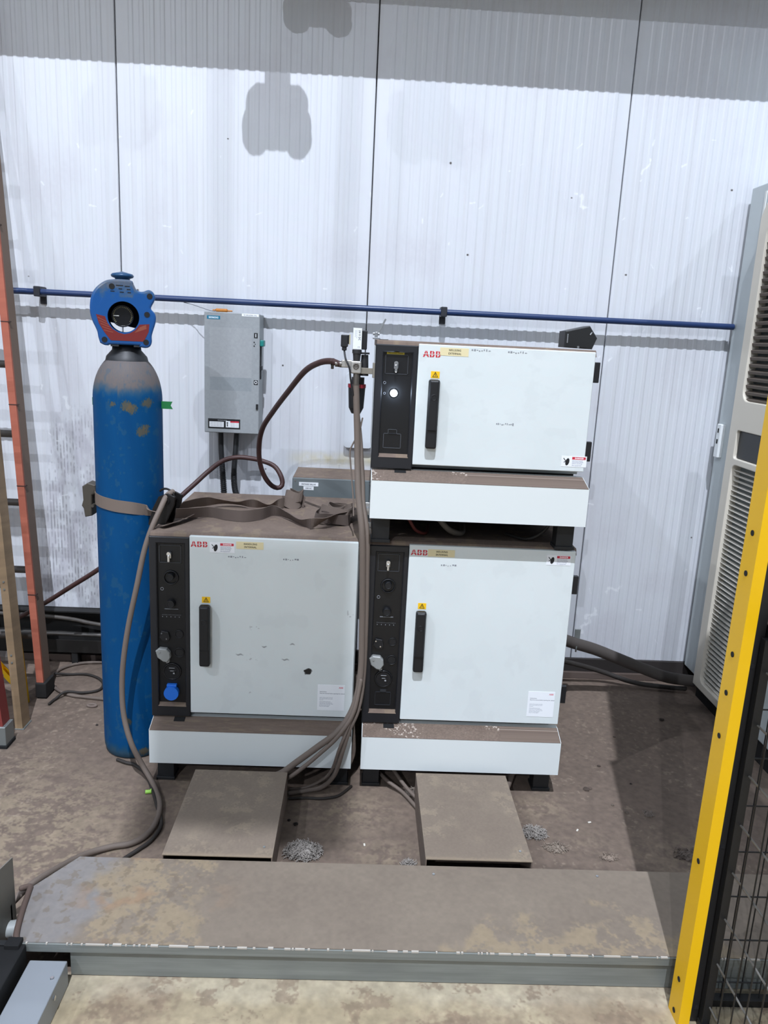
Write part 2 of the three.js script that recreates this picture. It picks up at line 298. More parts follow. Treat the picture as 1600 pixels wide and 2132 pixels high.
const scuffTex = (seedX, chip) => tex(512, 512, (u, v) => {   // door paint with faint smudges and a few worn spots
  const n = fbm(u * 4 + seedX, v * 4, 4), s = sstep(0.6, 0.72, fbm(u * 9 + seedX, v * 9 + 5, 5)); let c = mixc([212, 219, 218], [219, 225, 224], n); c = mixc(c, [200, 205, 205], s * 0.2);
  const sc = sstep(0.7, 0.74, fbm(u * 60 + seedX, v * 90, 2)) * sstep(0.72, 0.76, fbm(u * 5 + seedX * 2, v * 5, 3)); if (chip) c = mixc(c, [140, 140, 142], sc * 0.5);
  if (chip) { const d = Math.hypot(u - chip[0], (v - chip[1]) * 1.1), k = sstep(0.026, 0.016, d + (fbm(u * 70, v * 70, 3) - 0.5) * 0.03); c = mixc(c, [25, 25, 27], k); for (const [a, b, l] of [[0.3, 0.35, 0.03], [0.45, 0.4, 0.02], [0.58, 0.33, 0.03], [0.62, 0.42, 0.02]]) { const e = Math.hypot((u - a) / l, (v - b) / 0.006 + Math.sin(u * 200) * 0.4); c = mixc(c, [120, 122, 124], sstep(1, 0.4, e) * 0.7); } }
  return c;
});
function logoGeo() {
  const g = new TextGeometry('ABB', { font: FONT, size: 0.0205, depth: 0.0006, curveSegments: 6 }); g.computeBoundingBox(); const b = g.boundingBox; g.translate(-b.min.x, -b.min.y, 0); const w = b.max.x - b.min.x, h = b.max.y - b.min.y; g.scale(0.057 / w, 0.0195 / h, 1); return g;
}
const LOGO = logoGeo(), red = std(0xc21f2e, 0.5);
const outline = (x0, x1, y0, y1, z, t = 0.0016) => M(bx(x0, x1, y0, y0 + t, z, z + 0.003, 0), bx(x0, x1, y1 - t, y1, z, z + 0.003, 0), bx(x0, x0 + t, y0, y1, z, z + 0.003, 0), bx(x1 - t, x1, y0, y1, z, z + 0.003, 0));
const ring = (x, y, z, r, t, a0 = 0, arc = Math.PI * 2) => { const g = new THREE.TorusGeometry(r, t, 6, 28, arc); g.rotateZ(a0); g.translate(x, y, z); return g; };
function cabinet(name, lab, x0, y0, H, o) {
  const t = thing(name, lab, 'control cabinet', [x0, y0, o.z || 1.04], 'robot control cabinets');
  part('body', M(bx(0.001, W - 0.001, 0.255, 0.32, -0.71, -0.075, 0.002), bx(0.001, W - 0.001, 0.31, H - 0.02, -0.71, -0.012, 0.004)), paintSide, t);
  const top = uvBox(M(extrude([[-0.71, H - 0.022], [0.002, H - 0.022], [-0.006, H - 0.004], [-0.012, H], [-0.705, H]], W, 0).rotateY(-Math.PI / 2).translate(W, 0, 0)), (x, y, z) => [x * 2, z * 2 + y]);
  part('top_cover', top, MT.dust, t, 'top cover under brown dust');
  // door with handle, logo and stickers
  const d0 = 0.277, d1 = H - 0.006, door = part('door', bx(0.137, W - 0.004, d0, d1, -0.012, 0.009, 0.003), std(0xffffff, 0.36, 0, { map: o.scuff }), t);
  uvBox(door.geometry, (x, y, z) => [(x - 0.137) / 0.584, (y - d0) / (d1 - d0)]);
  const zf = 0.0094, hy = o.handleY, hx = o.handleX;
  part('handle', M(bx(hx, hx + 0.037, hy, hy + 0.228, zf, zf + 0.026, 0.007), bx(hx + 0.003, hx + 0.034, hy + 0.06, hy + 0.225, zf + 0.02, zf + 0.031, 0.006), ring(hx + 0.0185, hy + 0.17, zf + 0.031, 0.009, 0.0014), bx(hx + 0.004, hx + 0.033, hy + 0.063, hy + 0.0645, zf + 0.03, zf + 0.032, 0)), MT.black, door, 'long black pull handle');
  const lg = part('logo', LOGO, red, door, 'red lettered logo'); lg.position.set(...o.logo, zf - 0.0004);
  const [lx, ly] = o.logo;
  part('logo_slit', M(bx(lx - 0.001, lx + 0.058, ly + 0.0088, ly + 0.0104, zf - 0.0005, zf + 0.0004, 0), ...[0.0095, 0.0295, 0.0485].map(k => bx(lx + k - 0.0006, lx + k + 0.0006, ly, ly + 0.02, zf - 0.0005, zf + 0.0004, 0))), paint, door);
  const stick = (L, x, y, n, lb) => { const m = part(n, L[0], L[1], door, lb); m.position.set(x, y, zf); };
  stick(o.tape[0], o.tape[1], o.tape[2], 'tape_label', 'cream label tape with black capitals'); stick(warnL, hx + 0.021, hy + 0.243, 'warning_sticker', 'yellow high-voltage triangle sticker'); stick(dangerL, o.danger[0], o.danger[1], 'danger_sticker', 'white and red danger sticker');
  if (o.paper) stick(paperL, o.paper[0], o.paper[1], 'instruction_sticker', 'white instruction sticker with red logo');
  for (const y of o.hinges) part('hinge', bx(W - 0.004, W + 0.016, y, y + 0.067, -0.012, 0.004, 0.002), MT.black, door, 'black door hinge');
  // control panel on the left: bevelled frame, recessed plate and fittings
  const cp = part('control_panel', extrude([[0, 0.262], [0.133, 0.262], [0.133, H - 0.016], [0, H - 0.016]], 0.012, 0.003, [new THREE.Path([[0.02, 0.298], [0.02, H - 0.034], [0.122, H - 0.034], [0.122, 0.298]].map(p => new THREE.Vector2(...p)))]).translate(0, 0, -0.008), MT.bezel, t);
  part('panel_plate', bx(0.018, 0.124, 0.295, H - 0.032, -0.011, -0.005, 0.001), MT.panel, cp);
  part('lower_sill', extrude([[0, 0], [0.013, 0], [0, 0.011]], 0.1, 0).rotateY(-Math.PI / 2).scale(1, 1, 1).translate(0.121, 0.2985, -0.005), MT.dust, cp, 'dusty lower sill of the panel frame');
  const zp = -0.005, P = (n, g, m, l) => part(n, g, m, cp, l);
  const dy = o.panelShift;
  P('main_switch', M(bx(0.058, 0.074, 0.852 + dy, 0.878 + dy, zp, zp + 0.012, 0.004), cyl(0.007, 0.007, 0.014, 0.066, 0.872 + dy, zp + 0.01, 'z', 14), bx(0.0615, 0.0705, 0.842 + dy, 0.868 + dy, zp + 0.01, zp + 0.02, 0.003)), MT.chrome, 'chrome rotary main switch lever');
  P('switch_frame', outline(0.03, 0.106, 0.836 + dy, 0.9 + dy, zp, 0.002), std(0x3a3c40, 0.35), 'thin frame around the main switch');
  if (o.kind === 'tall') {
    const nm = P('name_strip', nameL[0], nameL[1], 'grey and red name strip'); nm.position.set(0.07, 0.9145, zp + 0.0006);
    P('knob', M(ring(0.07, 0.783, zp + 0.004, 0.024, 0.0026), cyl(0.014, 0.012, 0.02, 0.07, 0.789, zp + 0.01, 'z', 20), ring(0.07, 0.789, zp + 0.02, 0.011, 0.0015)), MT.black, 'black round selector knob');
    P('knob', M(cyl(0.016, 0.014, 0.018, 0.07, 0.688, zp + 0.009, 'z', 20), ring(0.07, 0.69, zp + 0.018, 0.012, 0.0015)), MT.black, 'black round push knob');
    P('indicator_mark', ring(0.038, 0.74, zp + 0.001, 0.005, 0.0009), std(0x8e9094, 0.5));
    P('divider_bar', bx(0.046, 0.094, 0.665, 0.668, zp, zp + 0.003, 0.0005), std(0x6d7074, 0.35, 0.3));
    const dt = P('meter_scale', dotsL[0], dotsL[1], 'strip of small pale printed marks'); dt.position.set(0.07, 0.64, zp + 0.0006);
    P('socket', M(extrude([[-0.018, -0.004], [-0.006, -0.018], [0.012, -0.018], [0.018, -0.006], [0.012, 0.014], [-0.01, 0.018]], 0.008, 0.001).translate(0.046, 0.566, zp)), MT.black, 'black chamfered socket');
    P('socket_pin', cyl(0.0028, 0.0028, 0.004, 0.036, 0.577, zp + 0.01, 'z', 10), MT.chrome); P('socket_pin', cyl(0.0028, 0.0028, 0.004, 0.053, 0.557, zp + 0.01, 'z', 10), MT.chrome);
    P('round_port', M(ring(0.096, 0.573, zp + 0.002, 0.014, 0.0016), cyl(0.012, 0.012, 0.004, 0.096, 0.573, zp, 'z', 20)), MT.black); P('round_port', M(ring(0.096, 0.503, zp + 0.002, 0.017, 0.0018), cyl(0.014, 0.014, 0.004, 0.096, 0.503, zp, 'z', 20)), MT.black);
    P('service_plug', M(extrude([[-0.026, 0.012], [-0.016, 0.02], [0.008, 0.018], [0.018, 0.006], [0.02, -0.01], [0.01, -0.026], [-0.002, -0.024], [-0.02, -0.01]], 0.016, 0.003).translate(0.045, 0.5, zp + 0.002), extrude([[0.006, -0.022], [0.016, -0.018], [0.017, -0.03], [0.009, -0.034]], 0.012, 0.001).translate(0.045, 0.5, zp + 0.002), cyl(0.004, 0.004, 0.004, 0.03, 0.51, zp + 0.021, 'z', 10)), std(0x939593, 0.5, 0.15), 'pale grey angled service plug cover');
    P('round_outlet', M(ring(0.07, 0.43, zp + 0.003, 0.03, 0.003), cyl(0.027, 0.027, 0.008, 0.07, 0.43, zp + 0.002, 'z', 24), bx(0.06, 0.082, 0.444, 0.447, zp + 0.006, zp + 0.009, 0), bx(0.056, 0.086, 0.433, 0.436, zp + 0.006, zp + 0.009, 0), bx(0.078, 0.082, 0.42, 0.433, zp + 0.006, zp + 0.009, 0)), std(0x16171a, 0.3), 'black round outlet with flap');
    P('outlet_print', M(bx(0.06, 0.08, 0.4445, 0.4465, zp + 0.008, zp + 0.0095, 0), bx(0.064, 0.077, 0.4335, 0.4355, zp + 0.008, zp + 0.0095, 0), bx(0.074, 0.08, 0.423, 0.428, zp + 0.008, zp + 0.0095, 0)), std(0x9a9c9e, 0.5));
    if (o.blueCap) P('blue_socket_cap', M(cyl(0.026, 0.026, 0.02, 0.069, 0.352, zp + 0.012, 'z', 26), bx(0.052, 0.087, 0.374, 0.384, zp, zp + 0.016, 0.002), bx(0.084, 0.094, 0.34, 0.352, zp + 0.004, zp + 0.02, 0.002)), std(0x1f6fd6, 0.45), 'bright blue round socket cap');
    else P('socket_cover', M(outline(0.042, 0.1, 0.326, 0.378, zp, 0.0016), bx(0.06, 0.082, 0.376, 0.388, zp, zp + 0.003, 0)), std(0x2b2d31, 0.35), 'flat black rectangular socket cover');
  } else {
    const yl = P('warning_strip', yellowL[0], yellowL[1], 'small yellow warning strip'); yl.position.set(0.063, 0.645, zp + 0.0006);
    P('lamp_button', cyl(0.012, 0.012, 0.008, 0.063, 0.512, zp + 0.004, 'z', 24), std(0xffffff, 0.4, 0, { emissive: 0xdcecff, emissiveIntensity: 4 }), 'glowing white round push button');
    P('button_ring', ring(0.063, 0.512, zp + 0.003, 0.0135, 0.002), MT.black);
    P('indicator_mark', M(ring(0.032, 0.51, zp + 0.001, 0.0035, 0.0008), ring(0.031, 0.545, zp + 0.001, 0.004, 0.0008)), std(0x7d8086, 0.5));
    P('socket_cover', M(outline(0.035, 0.095, 0.328, 0.378, zp, 0.0018), outline(0.05, 0.08, 0.376, 0.392, zp, 0.0016)), std(0x4a4d52, 0.3), 'stepped rectangular socket cover outline');
    const pl = new THREE.PointLight(0xcfe4ff, 0.02, 0, 2); pl.position.set(0.063, 0.512, 0.02); pl.castShadow = true; pl.shadow.radius = 0.5; pl.name = 'button_light'; t.add(pl);
  }
  // sloped skirt in front, slot, ledge under dust
  const sk = o.skirt || 0.062;
  part('skirt', extrude([[sk, 0.103], [sk, 0.232], [-0.006, 0.256], [-0.03, 0.256], [-0.03, 0.103]], W, 0).rotateY(-Math.PI / 2).translate(W, 0, 0), paint, t);
  const a = Math.atan2(0.024, sk + 0.006), ln = Math.hypot(0.024, sk + 0.006);
  const ledge = bx(0.002, W - 0.002, 0, 0.0012, 0.001, ln, 0); uvBox(ledge, (x, y, z) => [x / W + o.u0, z / ln]); ledge.rotateX(a).translate(0, 0.2555, -0.0055);
  part('sloped_ledge', ledge, o.flaky ? MT.flake : MT.dust, t, 'brown dusty sloped ledge');
  part('ledge_slot', bx(0.078, 0.117, 0, 0.0022, 0.006, 0.028, 0).rotateX(a).translate(0, 0.2555, -0.0055), MT.blackMatte, t);
  part('base_frame', M(bx(0.012, W - 0.012, 0.1, 0.255, -0.69, -0.08), bx(0.012, W - 0.012, 0.012, 0.1, -0.69, -0.65), bx(0.01, 0.016, 0.03, 0.1, -0.66, -0.06), bx(W - 0.016, W - 0.01, 0.03, 0.1, -0.66, -0.06)), std(0x1f2022, 0.6), t, 'black-painted base frame');
  for (const [fx, fz] of [[0.012, -0.06], [W - 0.072, -0.06], [0.012, -0.68], [W - 0.072, -0.68]]) part('foot', M(bx(fx, fx + 0.06, 0.01, 0.1, fz, fz + 0.06), bx(fx - 0.004, fx + 0.064, 0, 0.012, fz - 0.004, fz + 0.066)), std(0x1f2022, 0.6), t);
  if (o.marks) part('pen_marks', M(...o.marks.flatMap(([x, y, n, s]) => Array.from({ length: n }, (_, i) => bx(x + i * s, x + i * s + s * (0.3 + 0.5 * hash2(i, n)), y + 0.004 * (hash2(i, 3) - 0.5), y + 0.0015 + 0.005 * hash2(i, 7) , zf - 0.0004, zf + 0.0003, 0)))), std(0x8a8d92, 0.7), door, 'faint grey pen marks').userData.kind = 'stuff';
  return t;
}
const tapes = { hi: tapeLabel('HANDLING', 'INTERNAL'), wi: tapeLabel('WELDING', 'INTERNAL'), we: tapeLabel('WELDING', 'EXTERNAL') };
cabinet('robot_controller_cabinet', 'tall grey control cabinet with webbing on top and blue socket cap', -0.76, 0, 0.945, { kind: 'tall', scuff: scuffTex(3, [0.72, 0.265]), handleX: 0.173, handleY: 0.467, logo: [0.142, 0.901], tape: [tapes.hi, 0.345, 0.913], danger: [0.25, 0.902], paper: [0.643, 0.354], hinges: [], panelShift: 0, blueCap: true, u0: 0, marks: [[0.27, 0.868, 8, 0.008], [0.46, 0.866, 7, 0.008]] });
cabinet('robot_controller_cabinet', 'tall grey control cabinet standing under the shorter one', 0, 0, 0.945, { kind: 'tall', scuff: scuffTex(9), handleX: 0.172, handleY: 0.474, logo: [0.143, 0.903], tape: [tapes.wi, 0.249, 0.913], danger: [0.662, 0.905], paper: [0.65, 0.356], hinges: [0.78, 0.36], panelShift: 0, u0: 0.3, flaky: true, marks: [[0.25, 0.868, 7, 0.008]] });
cabinet('robot_controller_cabinet', 'short grey control cabinet with lit button stacked on the tall one', -0.008, 0.945, 0.682, { kind: 'short', z: 1.052, skirt: 0.082, scuff: scuffTex(17), handleX: 0.175, handleY: 0.336, logo: [0.152, 0.635], tape: [tapes.we, 0.254, 0.655], danger: [0.684, 0.312], hinges: [0.577, 0.313], panelShift: -0.262, u0: 0.55, flaky: true, marks: [[0.31, 0.662, 8, 0.008], [0.43, 0.661, 8, 0.008], [0.41, 0.425, 10, 0.006]] });

// ------------------------------------------------------------------ gas cylinder with its valve guard
{
  const t = thing('gas_cylinder', 'tall blue gas cylinder with valve guard strapped beside the cabinet', 'gas cylinder', [-0.895, 0, 0.80]);
  const pr = [[0.0, 0.004], [0.085, 0.004], [0.105, 0], [0.113, 0.006], [0.119, 0.03], [0.12, 0.06]];
  for (let y = 0.15; y < 1.38; y += 0.1) pr.push([0.12, y]);
  for (let i = 0; i <= 14; i++) { const a = i / 14 * 1.2; pr.push([0.012 + 0.108 * Math.cos(a), 1.375 + 0.165 * Math.sin(a)]); }
  pr.push([0.045, 1.533]);
  const g = new THREE.LatheGeometry(pr.map(p => new THREE.Vector2(...p)), 64);
  const p = g.attributes.position, uv = g.attributes.uv; for (let i = 0; i < p.count; i++) uv.setY(i, p.getY(i) / 1.55);
  const spots = [[0.03, 1.36, 0.022], [0.045, 1.35, 0.02], [-0.02, 1.365, 0.012], [0.075, 1.27, 0.02], [0.085, 1.285, 0.012], [0.09, 1.37, 0.018], [0.0, 0.16, 0.02], [0.06, 0.03, 0.02]];
  const ct = tex(1024, 1024, (u, v) => {
    const y = v * 1.55, a = u * Math.PI * 2, sx = 0.12 * Math.sin(a);                 // sx: across, seen from the front
    const n = fbm(Math.cos(a) * 3 + 9, y * 4 + Math.sin(a) * 3, 5), f = fbm(u * 200, v * 200, 3), m = fbm(u * 24, v * 30, 5);
    let c = mixc([6, 62, 106], [9, 70, 116], n);
    const d = sstep(1.385, 1.435, y + (m - 0.5) * 0.05); c = mixc(c, [104, 94, 90], d * (0.86 + 0.14 * f));              // settled dust on the shoulder
    const low = sstep(0.06, 0.02, y + (m - 0.5) * 0.05); c = mixc(c, [78, 84, 84], low * 0.6);
    if (Math.cos(a) > 0) for (const [px, py, r] of spots) { const q = Math.hypot(sx - px, y - py) + (fbm(u * 300, v * 260, 3) - 0.5) * 0.02; c = mixc(c, [96, 82, 62], sstep(r, r * 0.6, q) * 0.8); }
    const k = sstep(0.64, 0.7, fbm(u * 40 + 3, v * 60, 4)) * 0.35; c = mixc(c, [60, 84, 104], k);
    return c;
  });
  part('tank', g, new THREE.MeshPhysicalMaterial({ roughness: 0.55, specularIntensity: 0.2, map: ct }), t);
  part('neck_collar', new THREE.LatheGeometry([[0.074, 1.508], [0.07, 1.525], [0.05, 1.548], [0.047, 1.575], [0.0, 1.575]].map(q => new THREE.Vector2(...q)), 40), std(0x17191d, 0.5), t, 'black collar at the cylinder neck');
  part('tape_strip', M(bx(0.115, 0.15, 1.345, 1.372, 0.0, 0.0012, 0), extrude([[0.15, 1.345], [0.15, 1.372], [0.16, 1.372], [0.153, 1.358], [0.161, 1.345]], 0.0012)), std(0x0d6b33, 0.6), t, 'torn end of green tape');
  part('tape_strip', bx(-0.128, -0.117, 1.348, 1.375, 0, 0.0012, 0), std(0x0d6b33, 0.6), t, 'short end of green tape');
  // valve guard: a moulded blue shell with a round window for the gauge
  const S = 5970, cx = 750, cy = 1640, P = (x, y) => [(x - cx) / S, (cy - y) / S];
  const out = [[350, 1630], [325, 1540], [300, 1400], [215, 1200], [180, 1020], [200, 800], [265, 640], [400, 505], [560, 435], [900, 425], [950, 480], [1010, 590], [1100, 640], [1200, 635], [1290, 600], [1350, 640], [1365, 720], [1290, 870], [1290, 960], [1370, 1060], [1365, 1200], [1290, 1450], [1285, 1600], [1240, 1675], [1130, 1675], [1090, 1640], [500, 1640], [420, 1660]].map(q => P(...q));
  const sp = new THREE.SplineCurve([...out, out[0]].map(q => new THREE.Vector2(...q))); const sh = new THREE.Shape(sp.getPoints(120).slice(0, -1));
  const gy = 1.574, blue2 = std(0x13508e, 0.28);
  const mk = extrude(sh, 0.13, 0.008, [circ(...P(780, 1120), 0.052)], 3, 24);
  uvBox(mk, (x, y) => [(x + 0.11) / 0.22, y / 0.22]); mk.translate(0, gy, -0.065);
  blue2.color.set(0xffffff); blue2.map = tex(256, 256, (u, v) => { const n = fbm(u * 14, v * 14, 5), f = fbm(u * 60, v * 60, 3); return mixc([17, 74, 134], [104, 96, 94], sstep(0.66, 0.9, v + (n - 0.5) * 0.35) * (0.55 + 0.35 * f)); });
  const vg = part('valve_guard', mk, blue2, t, 'glossy blue moulded valve guard'); vg.rotation.y = 0.27; vg.position.x = -0.012;
  part('dark_backing', M(extrude((() => { const q = new THREE.Shape(); const [ix, iy] = P(780, 1120); q.absarc(ix, gy + iy, 0.054, -0.75, Math.PI + 0.35, false); return q; })(), 0.004, 0).translate(0, 0, -0.02)), MT.blackMatte, vg, 'black sheet added to darken the recess behind the gauge');  // black disc put in to darken the recess behind the gauge
  part('guard_cap', new THREE.LatheGeometry([[0, 0], [0.025, 0], [0.025, 0.018], [0.036, 0.022], [0.039, 0.028], [0.034, 0.034], [0.0, 0.042]].map(q => new THREE.Vector2(...q)), 32).translate(0.003, gy + 0.2, 0), std(0x0b3c60, 0.35), vg, 'dark blue mushroom cap');
  for (const q of [[570, 525], [1305, 680], [1245, 1050], [400, 1590], [1215, 1610]]) { const [x, y] = P(...q); part('bolt_recess', cyl(0.0095, 0.0095, 0.004, x, gy + y, 0.0725, 'z', 18), MT.blackMatte, vg); }
  part('vent_slots', M(...[[650, 790, 500], [820, 920, 510], [540, 620, 620], [700, 770, 565], [860, 930, 570], [720, 800, 630], [870, 940, 630]].map(([a, b, y]) => { const [x0, y0] = P(a, y + 9), [x1, y1] = P(b, y - 9); return bx(x0, x1, gy + y0, gy + y1, 0.071, 0.0736, 0); })), MT.blackMatte, vg);
  const [gx, gyy] = P(760, 1100);
  part('gauge', M(cyl(0.036, 0.036, 0.03, gx, gy + gyy, 0.03, 'z', 32), new THREE.TorusGeometry(0.035, 0.003, 8, 32).translate(gx, gy + gyy, 0.046)), std(0x0c0d10, 0.25), vg, 'black pressure gauge');
  part('gauge_scale', M(...Array.from({ length: 26 }, (_, i) => { const a = -2.3 + i * 0.18, q = bx(-0.0007, 0.0007, 0.028, 0.032, 0, 0.0006, 0); q.rotateZ(-a).translate(gx, gy + gyy, 0.0456); return q; })), std(0x9a946a, 0.6), vg);
  part('gauge_needle', bx(-0.03, -0.012, -0.0012, 0.0012, 0, 0.001, 0).translate(gx, gy + gyy, 0.047), std(0xd8d8d0, 0.5), vg);
  part('stand_legs', M(bx(-0.04, -0.012, gy - 0.014, gy + 0.004, 0.04, 0.068), bx(0.036, 0.06, gy - 0.014, gy + 0.004, 0.04, 0.068), bx(-0.042, 0.062, gy - 0.004, gy + 0.01, -0.05, 0.06)), std(0x2b3036, 0.45), vg);
  const st = [[250, 1090], [420, 1125], [470, 1260], [560, 1370], [680, 1440], [790, 1465], [900, 1440], [1010, 1370], [1090, 1260], [1290, 1240], [1270, 1400], [1170, 1600], [520, 1600], [400, 1440], [300, 1270]].map(q => P(...q));
  part('red_sticker', extrude(st, 0.0006).translate(0, gy, 0.0732), std(0x6b1a18, 0.45), vg, 'dark red warning band sticker');
  const bars = []; for (let i = 0; i < 5; i++) { for (const [a, b, c2, d] of [[280 + i * 28, 1150 + i * 62, 450 + i * 30, 1230 + i * 52], [1000 + i * 22, 1420 + i * 0 - i * 24, 1230 - i * 2, 1330 - i * 16]]) { const [x0, y0] = P(a, b), [x1, y1] = P(c2, d); const l = Math.hypot(x1 - x0, y1 - y0), q = bx(0, l, -0.0009, 0.0009, 0, 0.0004, 0); q.rotateZ(Math.atan2(y1 - y0, x1 - x0)).translate(x0, gy + y0, 0.0737); bars.push(q); } }
  part('sticker_print', M(...bars), std(0x8a4a34, 0.6), vg).userData.kind = 'stuff';
}

// ------------------------------------------------------------------ ratchet strap round the cylinder and over the cabinet top
{
  const web = std(0x6e6158, 0.9), webDark = std(0x5c5049, 0.9);
  const t = thing('ratchet_strap', 'dusty brown ratchet strap round the cylinder and over the cabinet', 'strap', [-0.7, 0.945, 0.8]);
  const L = a => a.map(p => [p[0] + 0.7, p[1] - 0.945, p[2] - 0.8, ...p.slice(3)]);
  const cp = (deg, y, r = 0.1228) => [-0.895 + r * Math.cos(deg * Math.PI / 180), y, 0.8 + r * Math.sin(deg * Math.PI / 180)];
  part('webbing', ribbon(L([[...cp(200, 1.012, 0.13), 0, 1, 0], [...cp(165, 1.014), 0, 1, 0], [...cp(130, 1.012), 0, 1, 0], [...cp(100, 1.005), 0, 1, 0], [...cp(70, 0.997), 0, 1, 0.0], [...cp(45, 0.985, 0.126), -0.2, 1, 0.3], [-0.785, 0.985, 0.905, -0.7, 0.5, 0.5], [-0.755, 0.985, 0.91, -0.5, 0.2, 0.9]]), 0.044, 0.0022, 12), web, t);
  part('hook_bracket', M(extrude([[-0.012, 0.05], [0.006, 0.062], [0.03, 0.055], [0.034, 0.03], [0.016, 0.022], [0.014, -0.055], [-0.006, -0.06], [-0.01, -0.03], [-0.016, -0.02], [-0.01, 0.0]], 0.05, 0.003), cyl(0.006, 0.006, 0.06, 0.022, 0.035, 0.025, 'z', 12), cyl(0.006, 0.006, 0.06, 0.02, -0.02, 0.025, 'z', 12)).translate(-1.045 + 0.7, 1.0 - 0.945, -0.02), std(0x4a443c, 0.6, 0.3), t, 'bent steel hook bracket on the cylinder flank');
  const rb = extrude([[-0.05, -0.06], [-0.02, -0.085], [0.01, -0.07], [0.055, 0.02], [0.06, 0.05], [0.03, 0.06], [-0.005, 0.045], [-0.03, 0.0]], 0.006, 0.001);
  const r2 = rb.clone().translate(0, 0, 0.045), plate = extrude([[-0.04, -0.055], [0.03, 0.03], [0.024, 0.042], [-0.048, -0.045]], 0.05, 0.001);
  part('ratchet_buckle', M(rb, r2, plate, cyl(0.012, 0.012, 0.06, 0.03, 0.035, 0.025, 'z', 14), cyl(0.009, 0.009, 0.06, -0.02, -0.04, 0.025, 'z', 14), new THREE.TorusGeometry(0.035, 0.004, 8, 20, 2.4).translate(0.005, 0.035, 0.02)).rotateY(-0.35).translate(-0.735 + 0.7, 0.99 - 0.945 + 0.01, 0.88 - 0.8), std(0x1d1b1a, 0.5, 0.4), t, 'black steel ratchet buckle');
  const y0 = 0.946 + 0.022;
  // slack webbing standing on edge along the cabinet top
  part('webbing', ribbon(L([[-0.70, 0.985, 0.92, 0.2, 1, 0.3], [-0.66, 0.975, 0.86, 0.2, 1, 0.3], [-0.6, y0, 0.80, 0, 1, 0.25], [-0.54, y0, 0.83, 0, 1, 0.1], [-0.47, y0, 0.845, 0, 1, 0], [-0.41, y0, 0.80, 0, 1, 0], [-0.37, y0, 0.73, 0, 1, 0.25], [-0.31, y0 - 0.004, 0.79, -0.1, 0.8, 0.7], [-0.255, y0 - 0.009, 0.87, -0.1, 0.7, 0.7], [-0.215, y0, 0.92, 0, 1, 0.2]]), 0.042, 0.0022, 12), webDark, t);
  part('webbing', ribbon(L([[-0.70, 1.0, 0.86, 0.5, 0.6, -0.2], [-0.66, 0.985, 0.72, 0.4, 0.8, -0.3], [-0.6, 0.97, 0.62, 0.1, 0.6, 0.7], [-0.53, 0.962, 0.6, 0, 0.5, 0.9], [-0.46, 0.972, 0.64, 0, 0.9, 0.4], [-0.40, 0.962, 0.62, 0, 0.4, 0.9], [-0.36, y0, 0.6, 0, 1, 0], [-0.33, y0, 0.53, 0, 1, 0]]), 0.04, 0.0022, 12), web, t);
  part('webbing', ribbon(L([[-0.735, 0.955, 0.99, 0.5, 0.2, 0.5], [-0.70, 0.955, 0.93, 0.6, 0.3, 0.2], [-0.665, 0.96, 0.84, 0.6, 0.3, 0], [-0.655, 0.965, 0.76, 0.6, 0.4, 0]]), 0.038, 0.0022, 10), web, t);
  const spiral = (cx, cz, r0, r1, turns, tilt, n) => Array.from({ length: n }, (_, i) => { const k = i / (n - 1), a = k * turns * Math.PI * 2 + tilt, r = r0 + (r1 - r0) * k; return [cx + r * Math.cos(a), y0 + 0.001 + 0.006 * Math.sin(a * 2.3), cz + r * 0.85 * Math.sin(a), 0.25 * Math.sin(a * 1.7), 1, 0.3 * Math.cos(a * 1.3)]; });
  part('webbing_coil', ribbon(L(spiral(-0.315, 0.56, 0.012, 0.048, 1.9, 0.6, 16)), 0.042, 0.0022, 8), web, t, 'small loose coil of webbing');
  part('webbing_coil', ribbon(L(spiral(-0.135, 0.8, 0.02, 0.083, 2.2, 3.6, 20)), 0.042, 0.0022, 8), webDark, t, 'large loose coil of webbing');
  part('webbing_coil', ribbon(L(spiral(-0.12, 0.78, 0.03, 0.07, 1.3, 1.0, 14).map(p => [p[0], p[1] + 0.024, p[2], p[3] + 0.3, p[4], p[5]])), 0.04, 0.0022, 8), web, t);
  part('webbing_coil', ribbon(L(spiral(-0.305, 0.55, 0.02, 0.04, 1.2, 2.0, 12).map(p => [p[0], p[1] + 0.026, p[2], p[3] + 0.3, p[4], p[5]])), 0.04, 0.0022, 8), web, t);
  part('webbing_coil', ribbon(L([[-0.215, y0, 0.92, 0, 1, 0.2], [-0.17, y0 + 0.012, 0.9, 0.2, 0.5, 0.8], [-0.13, y0 + 0.02, 0.85, 0.3, 0.4, 0.8], [-0.09, y0 + 0.012, 0.8, 0.5, 0.7, 0.4], [-0.07, y0 + 0.004, 0.72, 0.5, 0.8, 0], [-0.11, y0 + 0.006, 0.66, 0, 1, 0.3], [-0.16, y0 + 0.01, 0.68, 0.2, 0.9, 0.3]]), 0.042, 0.0022, 10), web, t);
}

